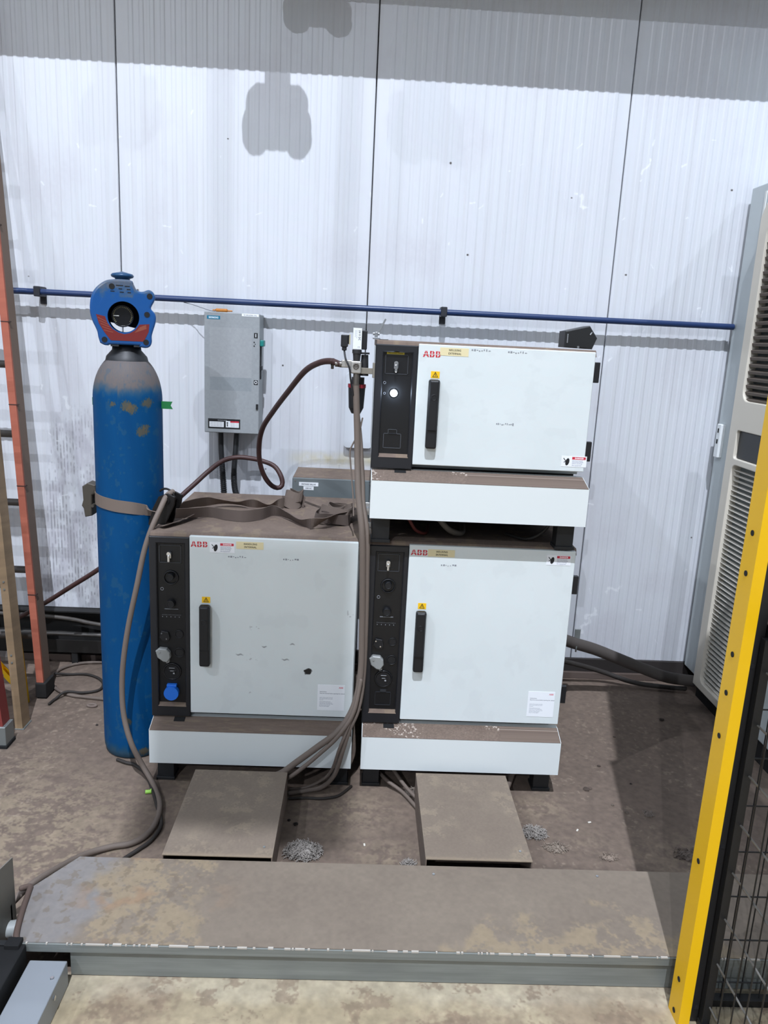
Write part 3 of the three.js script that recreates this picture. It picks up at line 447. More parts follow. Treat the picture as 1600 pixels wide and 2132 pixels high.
// ------------------------------------------------------------------ electrical disconnect box on the wall
{
  const t = thing('disconnect_box', 'grey wall-mounted electrical disconnect box left of the valve', 'electrical box', [-0.63, 1.186, 0]);
  const gm = std(0x8d9395, 0.5), d = 0.16;
  part('enclosure', bx(-0.118, 0.118, 0, 0.522, 0.004, d - 0.012, 0.004), gm, t);
  const ct = tex(256, 512, (u, v) => { const x = u, y = v; const inside = x > 0.1 && x < 0.86 && y > 0.4 && y < 0.88; const f = fbm(u * 30, v * 60, 4); const c = inside ? [150, 153, 155] : [144, 148, 150]; const low = x > 0.1 && x < 0.86 && y > 0.36 && y < 0.47; const k = 0.96 + 0.08 * f; return low ? [134 * k, 140 * k, 143 * k] : [c[0] * k, c[1] * k, c[2] * k]; });
  const door = part('door', bx(-0.121, 0.121, -0.002, 0.524, d - 0.012, d, 0.004), std(0xffffff, 0.5, 0, { map: ct }), t);
  uvBox(door.geometry, (x, y) => [(x + 0.121) / 0.242, y / 0.522]);
  const L = (w, h, px, dr, x, y, n, lb) => { const [g, m] = label(w, h, px, dr); const o = part(n, g, m, door, lb); o.position.set(x, y, d + 0.0003); };
  L(0.057, 0.0145, 340, (c, w, h) => { c.fillStyle = '#0d6f8c'; c.fillRect(0, 0, w, h); c.fillStyle = '#eef4f6'; c.font = 'bold ' + h * 0.7 + 'px sans-serif'; c.textAlign = 'center'; c.textBaseline = 'middle'; c.fillText('SIEMENS', w / 2, h * 0.54, w * 0.92); }, -0.08, 0.5, 'maker_plate', 'teal lettered maker plate');
  L(0.073, 0.011, 360, (c, w, h) => { c.fillStyle = '#e9ecee'; c.fillRect(0, 0, w, h); c.fillStyle = '#30353c'; c.font = 'bold ' + h * 0.62 + 'px sans-serif'; c.textAlign = 'center'; c.textBaseline = 'middle'; c.fillText('TO WELDING CELL', w / 2, h * 0.54, w * 0.9); }, 0.079, 0.516, 'white_label', 'narrow white name label');
  L(0.143, 0.044, 572, (c, w, h) => { c.fillStyle = '#17181b'; c.fillRect(0, 0, w, h); c.fillStyle = '#e4e6e8'; c.fillRect(w * 0.04, h * 0.3, w * 0.45, h * 0.55); c.fillRect(w * 0.55, h * 0.2, w * 0.41, h * 0.65); c.fillStyle = '#b32436'; c.fillRect(w * 0.69, h * 0.2, w * 0.27, h * 0.16); c.fillStyle = '#222'; c.beginPath(); c.arc(w * 0.6, h * 0.4, h * 0.08, 0, 7); c.fill(); c.fillRect(w * 0.585, h * 0.5, w * 0.03, h * 0.26); c.font = h * 0.12 + 'px sans-serif'; for (let i = 0; i < 3; i++) { c.fillText('Heavy duty safety switch', w * 0.07, h * (0.44 + i * 0.16), w * 0.38); c.fillText('Turn off power before', w * 0.7, h * (0.5 + i * 0.14), w * 0.25); } c.fillStyle = '#cfd2d6'; c.font = h * 0.13 + 'px sans-serif'; c.fillText('Enclosed switch', w * 0.3, h * 0.2); }, -0.033, 0.039, 'rating_sticker', 'black rating sticker with two white fields');
  const dark = std(0x16171a, 0.5), white = std(0xe2e4e6, 0.5);
  part('switch_mark', M(bx(0.096, 0.112, 0.42, 0.442, d, d + 0.001, 0)), dark, door); part('switch_mark', bx(0.1025, 0.1055, 0.424, 0.438, d + 0.001, d + 0.0016, 0), white, door);
  part('rivet', M(cyl(0.003, 0.003, 0.002, 0.097, 0.402, d, 'z', 10), cyl(0.003, 0.003, 0.002, 0.097, 0.386, d, 'z', 10), cyl(0.002, 0.002, 0.002, 0.102, 0.394, d, 'z', 10)), dark, door);
  part('switch_mark', bx(0.097, 0.115, 0.218, 0.238, d, d + 0.001, 0), dark, door); part('switch_mark', ring(0.106, 0.228, d + 0.001, 0.0055, 0.0013), white, door);
  part('latch', bx(0.108, 0.118, 0.11, 0.133, d - 0.004, d + 0.006, 0.001), dark, door, 'small black door latch');
  part('switch_handle', bx(0.119, 0.137, 0.385, 0.412, 0.09, 0.15, 0.004), std(0x0f7a74, 0.45), t, 'teal switch grip on the right flank'); part('switch_rod', M(bx(0.118, 0.124, 0.24, 0.39, 0.104, 0.118, 0.003), bx(0.118, 0.128, 0.28, 0.3, 0.1, 0.122, 0.002)), std(0x2a2c2e, 0.5), t);
}
solo('orange_marker', M(bx(-0.713, -0.659, 1.7105, 1.7255, 0.088, 0.112, 0.006), bx(-0.725, -0.713, 1.7115, 1.721, 0.092, 0.108, 0.003), cyl(0.004, 0.003, 0.02, -0.649, 1.717, 0.1, 'x', 10)), std(0xb8742a, 0.5), 'orange cable tool lying on top of the disconnect box', 'marker');
solo('thin_wire', capTube([[-0.86, 1.745, 0.06], [-0.83, 1.74, 0.066], [-0.78, 1.727, 0.09], [-0.735, 1.715, 0.105], [-0.71, 1.7135, 0.11]], 0.0016, 8, 6), std(0x75797f, 0.5), 'thin grey wire between the blue pipe and disconnect box', 'wire');
// flexible conduits below the disconnect box
function conduit(pts, lab) {
  const t = thing('flexible_conduit', lab, 'conduit', [0, 0, 0], 'conduits under the disconnect box');
  t.position.set(pts[pts.length - 1][0], pts[pts.length - 1][1], pts[pts.length - 1][2]); const b = t.position;
  const c = new THREE.CatmullRomCurve3(pts.map(p => V(p[0] - b.x, p[1] - b.y, p[2] - b.z)));
  part('sleeve', new THREE.TubeGeometry(c, 40, 0.0125, 12), std(0x17181a, 0.5), t);
  const rs = []; const n = 62; for (let i = 0; i < n; i++) { const k = 0.28 + 0.72 * i / n, g = new THREE.TorusGeometry(0.0128, 0.0019, 5, 14), q = new THREE.Quaternion().setFromUnitVectors(V(0, 0, 1), c.getTangent(k)); g.applyQuaternion(q).translate(...c.getPoint(k).toArray()); rs.push(g); }
  part('corrugation', M(...rs), std(0x1f2022, 0.45), t);
}
conduit([[-0.689, 1.187, 0.1], [-0.686, 1.1, 0.11], [-0.677, 1.0, 0.12], [-0.67, 0.867, 0.12], [-0.667, 0.6, 0.12], [-0.667, 0.2, 0.11], [-0.667, 0.0, 0.11]], 'black flexible conduit hanging straight down, left of the pair');
conduit([[-0.616, 1.187, 0.1], [-0.62, 1.1, 0.11], [-0.625, 0.99, 0.12], [-0.62, 0.92, 0.12], [-0.603, 0.86, 0.12], [-0.585, 0.6, 0.12], [-0.58, 0.2, 0.11], [-0.58, 0.0, 0.11]], 'black flexible conduit curving to the right, right of the pair');

// ------------------------------------------------------------------ grey junction box behind the cabinets, white plate on the wall
{
  const t = thing('junction_box', 'low grey junction box with two white labels behind the cabinets', 'electrical box', [-0.17, 0.72, 0.0]);
  const gm = std(0x666d6e, 0.55);
  part('enclosure', bx(-0.17, 0.18, 0, 0.292, 0.004, 0.268, 0.003), gm, t);
  const dr = part('cover', bx(-0.172, 0.182, -0.002, 0.296, 0.268, 0.282, 0.003), gm, t);
  part('dusty_top', bx(-0.171, 0.181, 0.292, 0.2975, 0.004, 0.27, 0.001), MT.dust, t, 'dust-covered top of the box');
  const L = (s, w, h, x, y) => { const [g, m] = label(w, h, 300, (c, cw, ch) => { c.fillStyle = '#e6e8ea'; c.fillRect(0, 0, cw, ch); c.fillStyle = '#222630'; c.font = 'bold ' + ch * 0.55 + 'px sans-serif'; c.textAlign = 'center'; c.textBaseline = 'middle'; c.fillText(s, cw / 2, ch * 0.54, cw * 0.86); }); const o = part('white_label', g, m, dr); o.position.set(x, y, 0.2825); };
  L('INTAKE VALVE', 0.085, 0.017, -0.1, 0.27); L('208 AC', 0.045, 0.016, -0.1, 0.252);
  part('screw', M(cyl(0.004, 0.004, 0.002, -0.16, 0.283, 0.282, 'z', 10), cyl(0.004, 0.004, 0.002, 0.17, 0.283, 0.282, 'z', 10)), MT.steel, dr);
  const s = new THREE.Shape(), w = 0.13, h = 0.345, r = 0.018; s.moveTo(r, 0); s.lineTo(w - r, 0); s.quadraticCurveTo(w, 0, w, r); s.lineTo(w, h - r); s.quadraticCurveTo(w, h, w - r, h); s.lineTo(r, h); s.quadraticCurveTo(0, h, 0, h - r); s.lineTo(0, r); s.quadraticCurveTo(0, 0, r, 0);
  solo('wall_plate', extrude(s, 0.028, 0.002).translate(-0.127, 1.125, 0.004), std(0xc9cdd2, 0.5), 'white rounded plate on the wall behind the gas valve', 'plate');
}

// ------------------------------------------------------------------ gas valve beside the upper cabinet, hoses and cables
{
  const t = thing('solenoid_valve', 'gas solenoid valve with white coil label beside the upper cabinet', 'valve', [-0.074, 1.38, 0.98]);
  const brass = std(0x6f6a64, 0.4, 0.7), pale = std(0xb9b6b0, 0.35, 0.6), dk = std(0x17181b, 0.5);
  const wl = canvasTex(128, 320, (c, w, h) => { c.fillStyle = '#dfe2e4'; c.fillRect(0, 0, w, h); c.fillStyle = '#3a3d44'; c.save(); c.translate(w * 0.72, h * 0.1); c.rotate(Math.PI / 2); c.font = 'bold 44px sans-serif'; c.fillText('24 V DC', 0, 12, h * 0.72); c.font = '16px sans-serif'; c.fillText('Solenoid coil 8 W', 0, 44, h * 0.8); c.fillText('100 % ED IP 65', 0, 66, h * 0.8); c.restore(); c.font = '30px sans-serif'; c.fillText('CE', w * 0.56, h * 0.94); });
  const coil = part('coil', bx(-0.014, 0.016, 0.212, 0.283, -0.018, 0.014, 0.002), dk, t);
  const lab = part('coil_label', bx(-0.0135, 0.0155, 0.213, 0.282, 0.0135, 0.0148, 0), std(0xffffff, 0.5, 0, { map: wl }), coil, 'white printed coil label');
  part('coil_back', bx(0.014, 0.034, 0.212, 0.275, -0.03, -0.002, 0.003), dk, t);
  part('plug', M(bx(-0.054, -0.03, 0.218, 0.258, -0.016, 0.008, 0.003), bx(-0.05, -0.034, 0.206, 0.22, -0.012, 0.004, 0.003), bx(-0.03, -0.024, 0.228, 0.258, -0.014, 0.006, 0.001)), dk, t, 'square black cable plug');
  part('plug_gasket', bx(-0.026, -0.0225, 0.226, 0.26, -0.015, 0.007, 0.001), std(0xc9bf9a, 0.6), t);
  part('bonnet', M(cyl(0.016, 0.016, 0.012, 0.001, 0.205, 0, 'y', 20), cyl(0.011, 0.014, 0.03, 0.001, 0.185, 0, 'y', 20), cyl(0.018, 0.018, 0.006, 0.026, 0.2, -0.015, 'y', 16), cyl(0.015, 0.012, 0.07, 0.028, 0.16, -0.018, 'y', 16)), std(0x3a3a3c, 0.4, 0.5), t);
  part('valve_body', M(bx(-0.018, 0.018, 0.132, 0.174, -0.02, 0.018, 0.005), bx(-0.05, -0.012, 0.15, 0.176, -0.02, 0.004, 0.004)), pale, t);
  part('test_port', M(ring(0, 0.157, 0.019, 0.008, 0.0025), cyl(0.005, 0.005, 0.004, 0, 0.157, 0.018, 'z', 16)), brass, t);
  part('inlet', M(cyl(0.009, 0.009, 0.03, -0.056, 0.16, -0.008, 'x', 16), cyl(0.012, 0.012, 0.012, -0.05, 0.16, -0.008, 'x', 6)), brass, t);
  part('outlet_nut', M(cyl(0.012, 0.012, 0.04, 0.002, 0.112, 0.004, 'y', 6), cyl(0.01, 0.012, 0.012, 0.002, 0.09, 0.004, 'y', 12)), brass, t);
  part('mounting_bracket', M(bx(0.014, 0.056, 0.132, 0.152, -0.006, 0.0, 0.001), bx(0.056, 0.064, 0.12, 0.17, -0.03, 0.0, 0.001)), std(0x8e887c, 0.5, 0.4), t);
  const reg = part('regulator', M(cyl(0.026, 0.03, 0.075, 0.005, 0.05, -0.05, 'y', 22), cyl(0.016, 0.026, 0.02, 0.005, 0.003, -0.05, 'y', 22), cyl(0.022, 0.022, 0.035, 0.008, 0.1, -0.05, 'y', 16), bx(0.0, 0.016, 0.1, 0.14, -0.05, -0.015, 0.003)), dk, t, 'black round pressure regulator');
  part('red_band', cyl(0.0312, 0.0312, 0.012, 0.005, 0.088, -0.05, 'y', 22), std(0x8e1f2c, 0.5), reg, 'red band on the regulator');
  part('cable', capTube([[-0.042, 0.207, -0.004], [-0.036, 0.18, 0.012], [-0.022, 0.15, 0.02], [-0.016, 0.11, 0.016], [-0.006, 0.06, 0.012]], 0.0032, 8, 8), dk, t);
}
solo('toggle_latch', M(bx(-0.022, 0.002, 1.6285, 1.634, 0.985, 1.012, 0.001), bx(-0.016, -0.006, 1.632, 1.652, 0.992, 1.006, 0.002), cyl(0.005, 0.005, 0.022, -0.011, 1.646, 0.999, 'x', 12), bx(-0.003, 0.003, 0, 0.056, -0.003, 0.003, 0.001).rotateZ(-0.45).translate(-0.006, 1.645, 0.998), bx(0.0, 0.03, 1.6275, 1.631, 0.99, 1.006, 0.001)), std(0x8f9294, 0.4, 0.6), 'small steel toggle latch at the upper cabinet corner', 'latch');
const HOSE = [[-0.133, 1.541, 0.972], [-0.16, 1.548, 0.95], [-0.203, 1.539, 0.9], [-0.26, 1.503, 0.8], [-0.333, 1.417, 0.65], [-0.404, 1.327, 0.5], [-0.459, 1.245, 0.4], [-0.482, 1.165, 0.34], [-0.484, 1.086, 0.3], [-0.468, 1.018, 0.27], [-0.438, 0.972, 0.25], [-0.407, 0.959, 0.24], [-0.391, 0.975, 0.23], [-0.4, 1.012, 0.22], [-0.432, 1.05, 0.2], [-0.486, 1.069, 0.19], [-0.539, 1.077, 0.18], [-0.603, 1.079, 0.18], [-0.667, 1.059, 0.18], [-0.727, 1.012, 0.2], [-0.776, 0.964, 0.24], [-0.841, 0.9, 0.28], [-0.942, 0.792, 0.32], [-1.07, 0.666, 0.32], [-1.2, 0.562, 0.3], [-1.335, 0.465, 0.25], [-1.485, 0.358, 0.2], [-1.62, 0.27, 0.16]];
{
  const t = thing('gas_hose', 'dark brown rubber hose looping from the valve behind the cylinder', 'hose', [-1.62, 0.27, 0.16]);
  part('tube', capTube(HOSE.map(p => [p[0] + 1.62, p[1] - 0.27, p[2] - 0.16]), 0.0108, 8, 12), MT.brownHose, t);
  part('hose_clamp', M(cyl(0.0125, 0.0125, 0.012, -0.155 + 1.62, 1.546 - 0.27, 0.952 - 0.16, 'x', 16), bx(1.46, 1.47, 1.252, 1.27, 0.786, 0.798, 0.002), cyl(0.009, 0.009, 0.016, -0.128 + 1.62, 1.5405 - 0.27, 0.973 - 0.16, 'x', 6)), std(0x4a4541, 0.4, 0.6), t);
}
const cables = [
  ['gas_hose', 'thick grey hose running down from the valve between the cabinets', 'hose', 0.0115, MT.grayCable, [[-0.072, 1.475, 0.984], [-0.061, 1.314, 0.99], [-0.056, 1.216, 1.0], [-0.048, 1.105, 1.03], [-0.03, 0.979, 1.068], [-0.022, 0.826, 1.075], [-0.016, 0.65, 1.075], [-0.014, 0.471, 1.085], [-0.034, 0.355, 1.115], [-0.084, 0.276, 1.145], [-0.158, 0.214, 1.155], [-0.224, 0.155, 1.15], [-0.283, 0.1, 1.14], [-0.33, 0.06, 1.1]]],
  ['cable', 'grey cable beside the thick hose ending behind the left duct', 'cable', 0.0085, MT.grayCable, [[-0.066, 1.388, 0.935], [-0.052, 1.3, 0.97], [-0.044, 1.23, 0.993], [-0.036, 1.15, 1.01], [-0.03, 1.071, 1.035], [-0.012, 0.977, 1.066], [-0.006, 0.824, 1.07], [-0.002, 0.647, 1.07], [-0.003, 0.448, 1.075], [-0.018, 0.341, 1.108], [-0.045, 0.278, 1.135], [-0.066, 0.2, 1.145], [-0.092, 0.09, 1.12], [-0.135, 0.025, 1.1], [-0.19, 0.012, 1.105], [-0.251, 0.012, 1.126]]],
  ['cable', 'thin grey cable sagging below the skirt, beside the floor', 'cable', 0.0055, MT.grayCable, [[-0.014, 0.43, 1.088], [-0.028, 0.35, 1.118], [-0.055, 0.277, 1.148], [-0.078, 0.21, 1.152], [-0.106, 0.1, 1.12], [-0.155, 0.035, 1.09], [-0.21, 0.01, 1.09], [-0.252, 0.01, 1.1]]],
  ['cable', 'grey cable running just below the thick hose to the duct', 'cable', 0.0075, MT.grayCable, [[-0.012, 0.45, 1.102], [-0.034, 0.342, 1.135], [-0.084, 0.262, 1.158], [-0.148, 0.195, 1.166], [-0.198, 0.146, 1.166], [-0.25, 0.095, 1.155], [-0.3, 0.05, 1.12]]],
  ['cable', 'black cable lying flat on the floor between the ducts', 'cable', 0.005, MT.darkCable, [[-0.03, 0.005, 1.06], [-0.059, 0.005, 1.103], [-0.084, 0.005, 1.128], [-0.135, 0.005, 1.143], [-0.187, 0.005, 1.142], [-0.251, 0.005, 1.148]]],
  ['cable', 'very thin grey cable bowed out beside the thick hose', 'cable', 0.0028, MT.grayCable, [[-0.045, 1.36, 0.96], [-0.055, 1.312, 0.97], [-0.079, 1.261, 0.972], [-0.083, 1.236, 0.975], [-0.075, 1.162, 0.985], [-0.065, 1.081, 1.01], [-0.062, 1.03, 1.03]]],
  ['hose', 'long grey hose curving in front of the blue cylinder to the floor', 'hose', 0.0098, MT.grayCable, [[-0.715, 1.06, 0.9], [-0.729, 1.049, 0.93], [-0.741, 1.011, 0.97], [-0.763, 0.948, 1.005], [-0.787, 0.865, 1.02], [-0.811, 0.745, 1.03], [-0.843, 0.6, 1.03], [-0.864, 0.472, 1.03], [-0.873, 0.36, 1.03], [-0.866, 0.251, 1.04], [-0.835, 0.15, 1.06], [-0.795, 0.055, 1.055], [-0.745, 0.012, 1.103], [-0.695, 0.011, 1.213], [-0.682, 0.011, 1.316], [-0.697, 0.011, 1.388], [-0.733, 0.011, 1.429], [-0.784, 0.011, 1.446], [-0.839, 0.016, 1.483], [-0.874, 0.035, 1.549], [-0.912, 0.064, 1.655], [-0.938, 0.07, 1.716], [-0.965, 0.05, 1.75], [-1.0, 0.03, 1.8]]],
  ['cable', 'dark cable from under the cylinder beside the long grey hose', 'cable', 0.0065, MT.darkCable, [[-0.93, 0.007, 0.93], [-0.891, 0.007, 0.95], [-0.856, 0.007, 0.963], [-0.8, 0.007, 1.019], [-0.755, 0.007, 1.102], [-0.708, 0.007, 1.208], [-0.664, 0.007, 1.317], [-0.672, 0.007, 1.4], [-0.70, 0.007, 1.45], [-0.737, 0.007, 1.505], [-0.76, 0.02, 1.58]]],
  ['cable', 'coiled grey cable on the floor behind the blue cylinder', 'cable', 0.0075, MT.grayCable, [[-1.1, 0.008, 0.06], [-1.253, 0.008, 0.055], [-1.298, 0.008, 0.058], [-1.374, 0.008, 0.075], [-1.435, 0.008, 0.128], [-1.455, 0.008, 0.207], [-1.434, 0.008, 0.289], [-1.382, 0.008, 0.36], [-1.305, 0.008, 0.412], [-1.224, 0.008, 0.429], [-1.08, 0.008, 0.45]]],
  ['cable', 'dark cable loop lying inside the grey coil by the ladders', 'cable', 0.006, MT.darkCable, [[-1.44, 0.02, 0.225], [-1.383, 0.007, 0.201], [-1.306, 0.007, 0.195], [-1.237, 0.007, 0.232], [-1.196, 0.007, 0.29], [-1.196, 0.007, 0.355], [-1.253, 0.01, 0.39], [-1.32, 0.023, 0.415], [-1.352, 0.007, 0.455], [-1.36, 0.007, 0.5]]],
];
for (const [n, lab, cat, r, m, pts] of cables) solo(n, capTube(pts, r, 8, 10), m, lab, cat);
{
  const t = thing('drain_pipe', 'thick grey corrugated pipe leading from the cabinet to the enclosure', 'pipe', [0.72, 0.0, 0.2]);
  const b = [0.72, 0, 0.2], pts = [[0.728, 0.385, 0.35], [0.83, 0.36, 0.35], [0.904, 0.336, 0.35], [0.979, 0.307, 0.33], [1.081, 0.27, 0.3], [1.211, 0.214, 0.27], [1.339, 0.161, 0.25], [1.464, 0.117, 0.24], [1.6, 0.093, 0.22]].map(p => p.map((v, i) => v - b[i]));
  part('tube', capTube(pts, 0.027, 8, 16), std(0x4b4541, 0.75), t);
  part('saddle_clamp', M(new THREE.TorusGeometry(0.029, 0.004, 6, 20).rotateY(1.3).translate(0.262, 0.3, 0.128), bx(0.25, 0.276, 0.32, 0.375, 0.12, 0.126, 0.001)), MT.zinc, t, 'zinc pipe clamp');
  solo('cable', capTube([[0.728, 0.2, 0.2], [0.9, 0.16, 0.16], [1.05, 0.12, 0.13], [1.2, 0.07, 0.1], [1.35, 0.03, 0.12], [1.5, 0.02, 0.14], [1.6, 0.02, 0.15]], 0.012, 8, 10), MT.darkCable, 'black cable below the thick grey pipe at the wall', 'cable');
}
// cables hanging inside the gap under the upper cabinet
[['red-brown cable in the dark gap under the upper cabinet', 0x5c2420, [[0.1, 1.06, 0.95], [0.13, 1.02, 0.98], [0.16, 0.975, 0.975], [0.2, 0.953, 0.93], [0.22, 0.953, 0.8]], 0.006], ['thick grey cable in the dark gap under the upper cabinet', 0x57524d, [[0.2, 1.07, 0.93], [0.24, 1.02, 0.97], [0.28, 0.98, 0.975], [0.33, 0.958, 0.93], [0.35, 0.958, 0.8]], 0.011], ['thin black cable at the right of the gap under the upper cabinet', 0x2e2c2a, [[0.5, 0.955, 0.9], [0.56, 0.957, 0.97], [0.61, 0.985, 0.98], [0.64, 1.03, 0.98], [0.645, 1.07, 0.95]], 0.006]].forEach(([l, c, p, r]) => solo('cable', capTube(p, r, 8, 8), std(c, 0.6), l, 'cable'));
[['grey cable from under the right cabinet, left of the duct cover', [[0.12, 0.02, 0.9], [0.13, 0.05, 1.02], [0.17, 0.03, 1.09], [0.215, 0.02, 1.16]]], ['grey cable from under the right cabinet into the duct', [[0.06, 0.02, 0.95], [0.1, 0.03, 1.05], [0.16, 0.012, 1.1], [0.21, 0.012, 1.2]]], ['thick grey cable from under the right cabinet, right of the duct cover', [[0.6, 0.05, 0.95], [0.57, 0.05, 1.03], [0.54, 0.04, 1.1], [0.5, 0.03, 1.18]]]].forEach(([l, p], i) => solo('cable', capTube(p, i === 2 ? 0.012 : 0.007, 8, 8), MT.grayCable, l, 'cable'));

// black wedge-shaped lamp bracket on the upper cabinet
{
  const t = thing('black_housing', 'black wedge-shaped metal housing on top of the upper cabinet', 'housing', [0.635, 1.627, 0.9]);
  const sh = [[0.0, 0.006], [0.0, 0.055], [0.078, 0.075], [0.105, 0.038], [0.092, 0.004]];
  part('shell', extrude(sh, 0.08, 0.003, [], 2).translate(0.0, 0.002, -0.03), std(0x18191a, 0.45), t);
  part('edge_clip', M(bx(0.004, 0.008, 0.02, 0.05, 0.05, 0.056, 0.001), bx(-0.002, 0.002, 0.0, 0.012, 0.044, 0.055, 0.001).rotateZ(-0.62).translate(0.082, 0.05, 0.0)), MT.steel, t, 'bright steel edge clips');
  part('screw', M(cyl(0.004, 0.004, 0.003, 0.045, 0.008, 0.054, 'z', 10)), MT.steel, t);
}
// corner bolts between the cabinets
[['upper bolt at the cabinet corner below the gas valve', -0.0145, 1.055, 1.03], ['bolt on the right-hand tall cabinet, beside the thick hose', -0.006, 0.985, 1.03]].forEach(([l, x, y, z]) => solo('corner_bolt', M(cyl(0.006, 0.006, 0.008, x, y, z, 'z', 6), bx(x - 0.008, x + 0.006, y - 0.022, y + 0.022, z - 0.012, z - 0.004, 0.001)), MT.steel, l, 'bolt'));

// ------------------------------------------------------------------ floor duct in front and its two branch covers
{
  const dt = tex(1400, 160, (u, v) => {
    const x = -0.95 + u * 3.4, z = 1.6 + (1 - v) * 0.36, n = fbm(x * 5, z * 8, 5), f = fbm(x * 80, z * 80, 3);
    let c = mixc([114, 102, 90], [128, 116, 102], n);
    const wob = (fbm(x * 11, z * 11, 5) - 0.5);
    const tan = sstep(-0.38, -0.5, x + wob * 0.5) + sstep(0.16, 0.1, Math.abs(x - 0.62) * 0.4 + (1.93 - z) * 0.9 + wob * 0.3); c = mixc(c, [142, 126, 102], clamp(tan) * sstep(0.42, 0.55, fbm(x * 18, z * 18, 4) * 0.65 + fbm(x * 120, z * 120, 3) * 0.35) * 0.8);
    const bare = sstep(-0.7, -0.78, x + wob * 0.22); c = mixc(c, [124, 120, 118], bare * 0.9);
    const st = sstep(0.64, 0.68, fbm(x * 48 + 3, z * 48, 3)) * sstep(-0.35, -0.55, x); c = mixc(c, [104, 90, 74], st * 0.4);
    const rust = sstep(0.56, 0.66, fbm(x * 8 + 20, z * 9, 5)) * sstep(-0.3, -0.5, x) * sstep(-0.82, -0.7, x); c = mixc(c, [140, 112, 88], rust * 0.6);
    const k = 0.95 + 0.1 * f; return [c[0] * k, c[1] * k, c[2] * k];
  });
  const t = thing('floor_cable_duct', 'long low sheet-metal cable duct across the floor in front', 'cable duct', [0, 0, 1.945]);
  const poly = [[-0.823, -0.328], [2.39, -0.328], [2.39, 0], [-0.868, 0], [-0.884, -0.02], [-0.9, -0.16], [-0.905, -0.2]];
  const top = extrude(poly.map(([x, z]) => [x, -z]), 0.006, 0).rotateX(-Math.PI / 2).translate(0, 0.096, 0);
  uvBox(top, (x, y, z) => [(x + 0.95) / 3.4, 1 - (z + 1.945 - 1.6) / 0.36]);
  part('cover_plate', top, std(0xffffff, 0.85, 0, { map: dt }), t, 'dust-covered cover plate');
  const galv = tex(512, 128, (u, v) => { const n = fbm(u * 20, v * 4, 4), f = fbm(u * 3, v * 40, 3); const k = 112 + 26 * n + 10 * f; return [k, k * 1.03, k * 1.0]; });
  const gm = std(0xffffff, 0.5, 0.35, { map: galv });
  part('front_lip', bx(-0.868, 2.39, 0.076, 0.1, -0.004, 0.004, 0.001), gm, t, 'bent front lip of the cover');
  part('front_wall', bx(-0.733, 2.39, 0.002, 0.096, -0.012, -0.004, 0.001), gm, t, 'galvanised front wall');
  part('rear_wall', bx(-0.82, 2.39, 0.0, 0.096, -0.326, -0.318, 0.001), gm, t);
  part('worn_edge', M(...(() => { const a = []; let x = -0.84; for (let i = 0; x < 2.3; i++) { const w = 0.004 + 0.05 * hash2(i, 5) ** 3; a.push(bx(x, x + w, 0.0985, 0.1026, 0.0015 - 0.003 * hash2(i, 8) ** 2, 0.0046, 0)); x += w + 0.003 + 0.05 * hash2(i, 11) ** 2; } return a; })()), std(0xb5aea4, 0.7), t, 'bright worn flecks along the front edge').userData.kind = 'stuff';
  part('rubber_edging', capTube([[-0.862, 0.104, 0.005], [-0.876, 0.104, -0.03], [-0.893, 0.104, -0.1], [-0.906, 0.104, -0.17], [-0.914, 0.1, -0.2], [-0.94, 0.09, -0.205]], 0.008, 8, 8), std(0x5a4a42, 0.8), t, 'brown rubber edging at the open end');
  part('bolt', M(cyl(0.007, 0.007, 0.004, 0.93, 0.06, -0.003, 'z', 12), cyl(0.004, 0.004, 0.003, 0.22, 0.103, -0.29, 'y', 10), cyl(0.004, 0.004, 0.003, 0.71, 0.103, -0.3, 'y', 10)), MT.steel, t);
  const pt = (s) => tex(300, 400, (u, v) => { const n = fbm(u * 4 + s, v * 5, 5), f = fbm(u * 60 + s, v * 80, 3); let c = mixc([114, 101, 89], [126, 113, 99], n); const tn = sstep(0.49, 0.6, fbm(u * 9 + s, v * 16 + 2, 5) * 0.65 + fbm(u * 60 + s, v * 90, 3) * 0.35) * sstep(0.35, 0.6, fbm(u * 3 + s * 2, v * 3, 3)); c = mixc(c, [150, 136, 114], tn * 0.4); const e = sstep(0.035, 0.0, v + (f - 0.5) * 0.05); c = mixc(c, [150, 134, 110], e * 0.5); const k = 0.96 + 0.08 * f; return [c[0] * k, c[1] * k, c[2] * k]; });
  [[-0.584, -0.258, 1.155, 1.614, 3, 'left-hand flat sheet-metal duct cover reaching out from the left cabinet'], [0.2, 0.525, 1.135, 1.602, 8, 'right-hand flat sheet-metal duct cover with its open end facing the viewer']].forEach(([x0, x1, z0, z1, s, l]) => {
    const d = thing('duct_cover', l, 'duct cover', [(x0 + x1) / 2, 0, z1]); const w = (x1 - x0) / 2, len = z1 - z0;
    const g = bx(-w, w, 0.1105, 0.1145, -len, 0, 0.001); uvBox(g, (x, y, z) => [(x + w) / (2 * w), -z / len]);
    part('cover_plate', g, std(0xffffff, 0.9, 0, { map: pt(s) }), d);
    part('side_wall', bx(-w, -w + 0.004, 0, 0.112, -len, 0, 0.001), MT.dust, d); part('side_wall', bx(w - 0.004, w, 0, 0.112, -len, 0, 0.001), MT.dust, d);
    part('screw', cyl(0.004, 0.004, 0.003, w - 0.03, 0.115, -0.045, 'y', 8), MT.steel, d);
  });
}

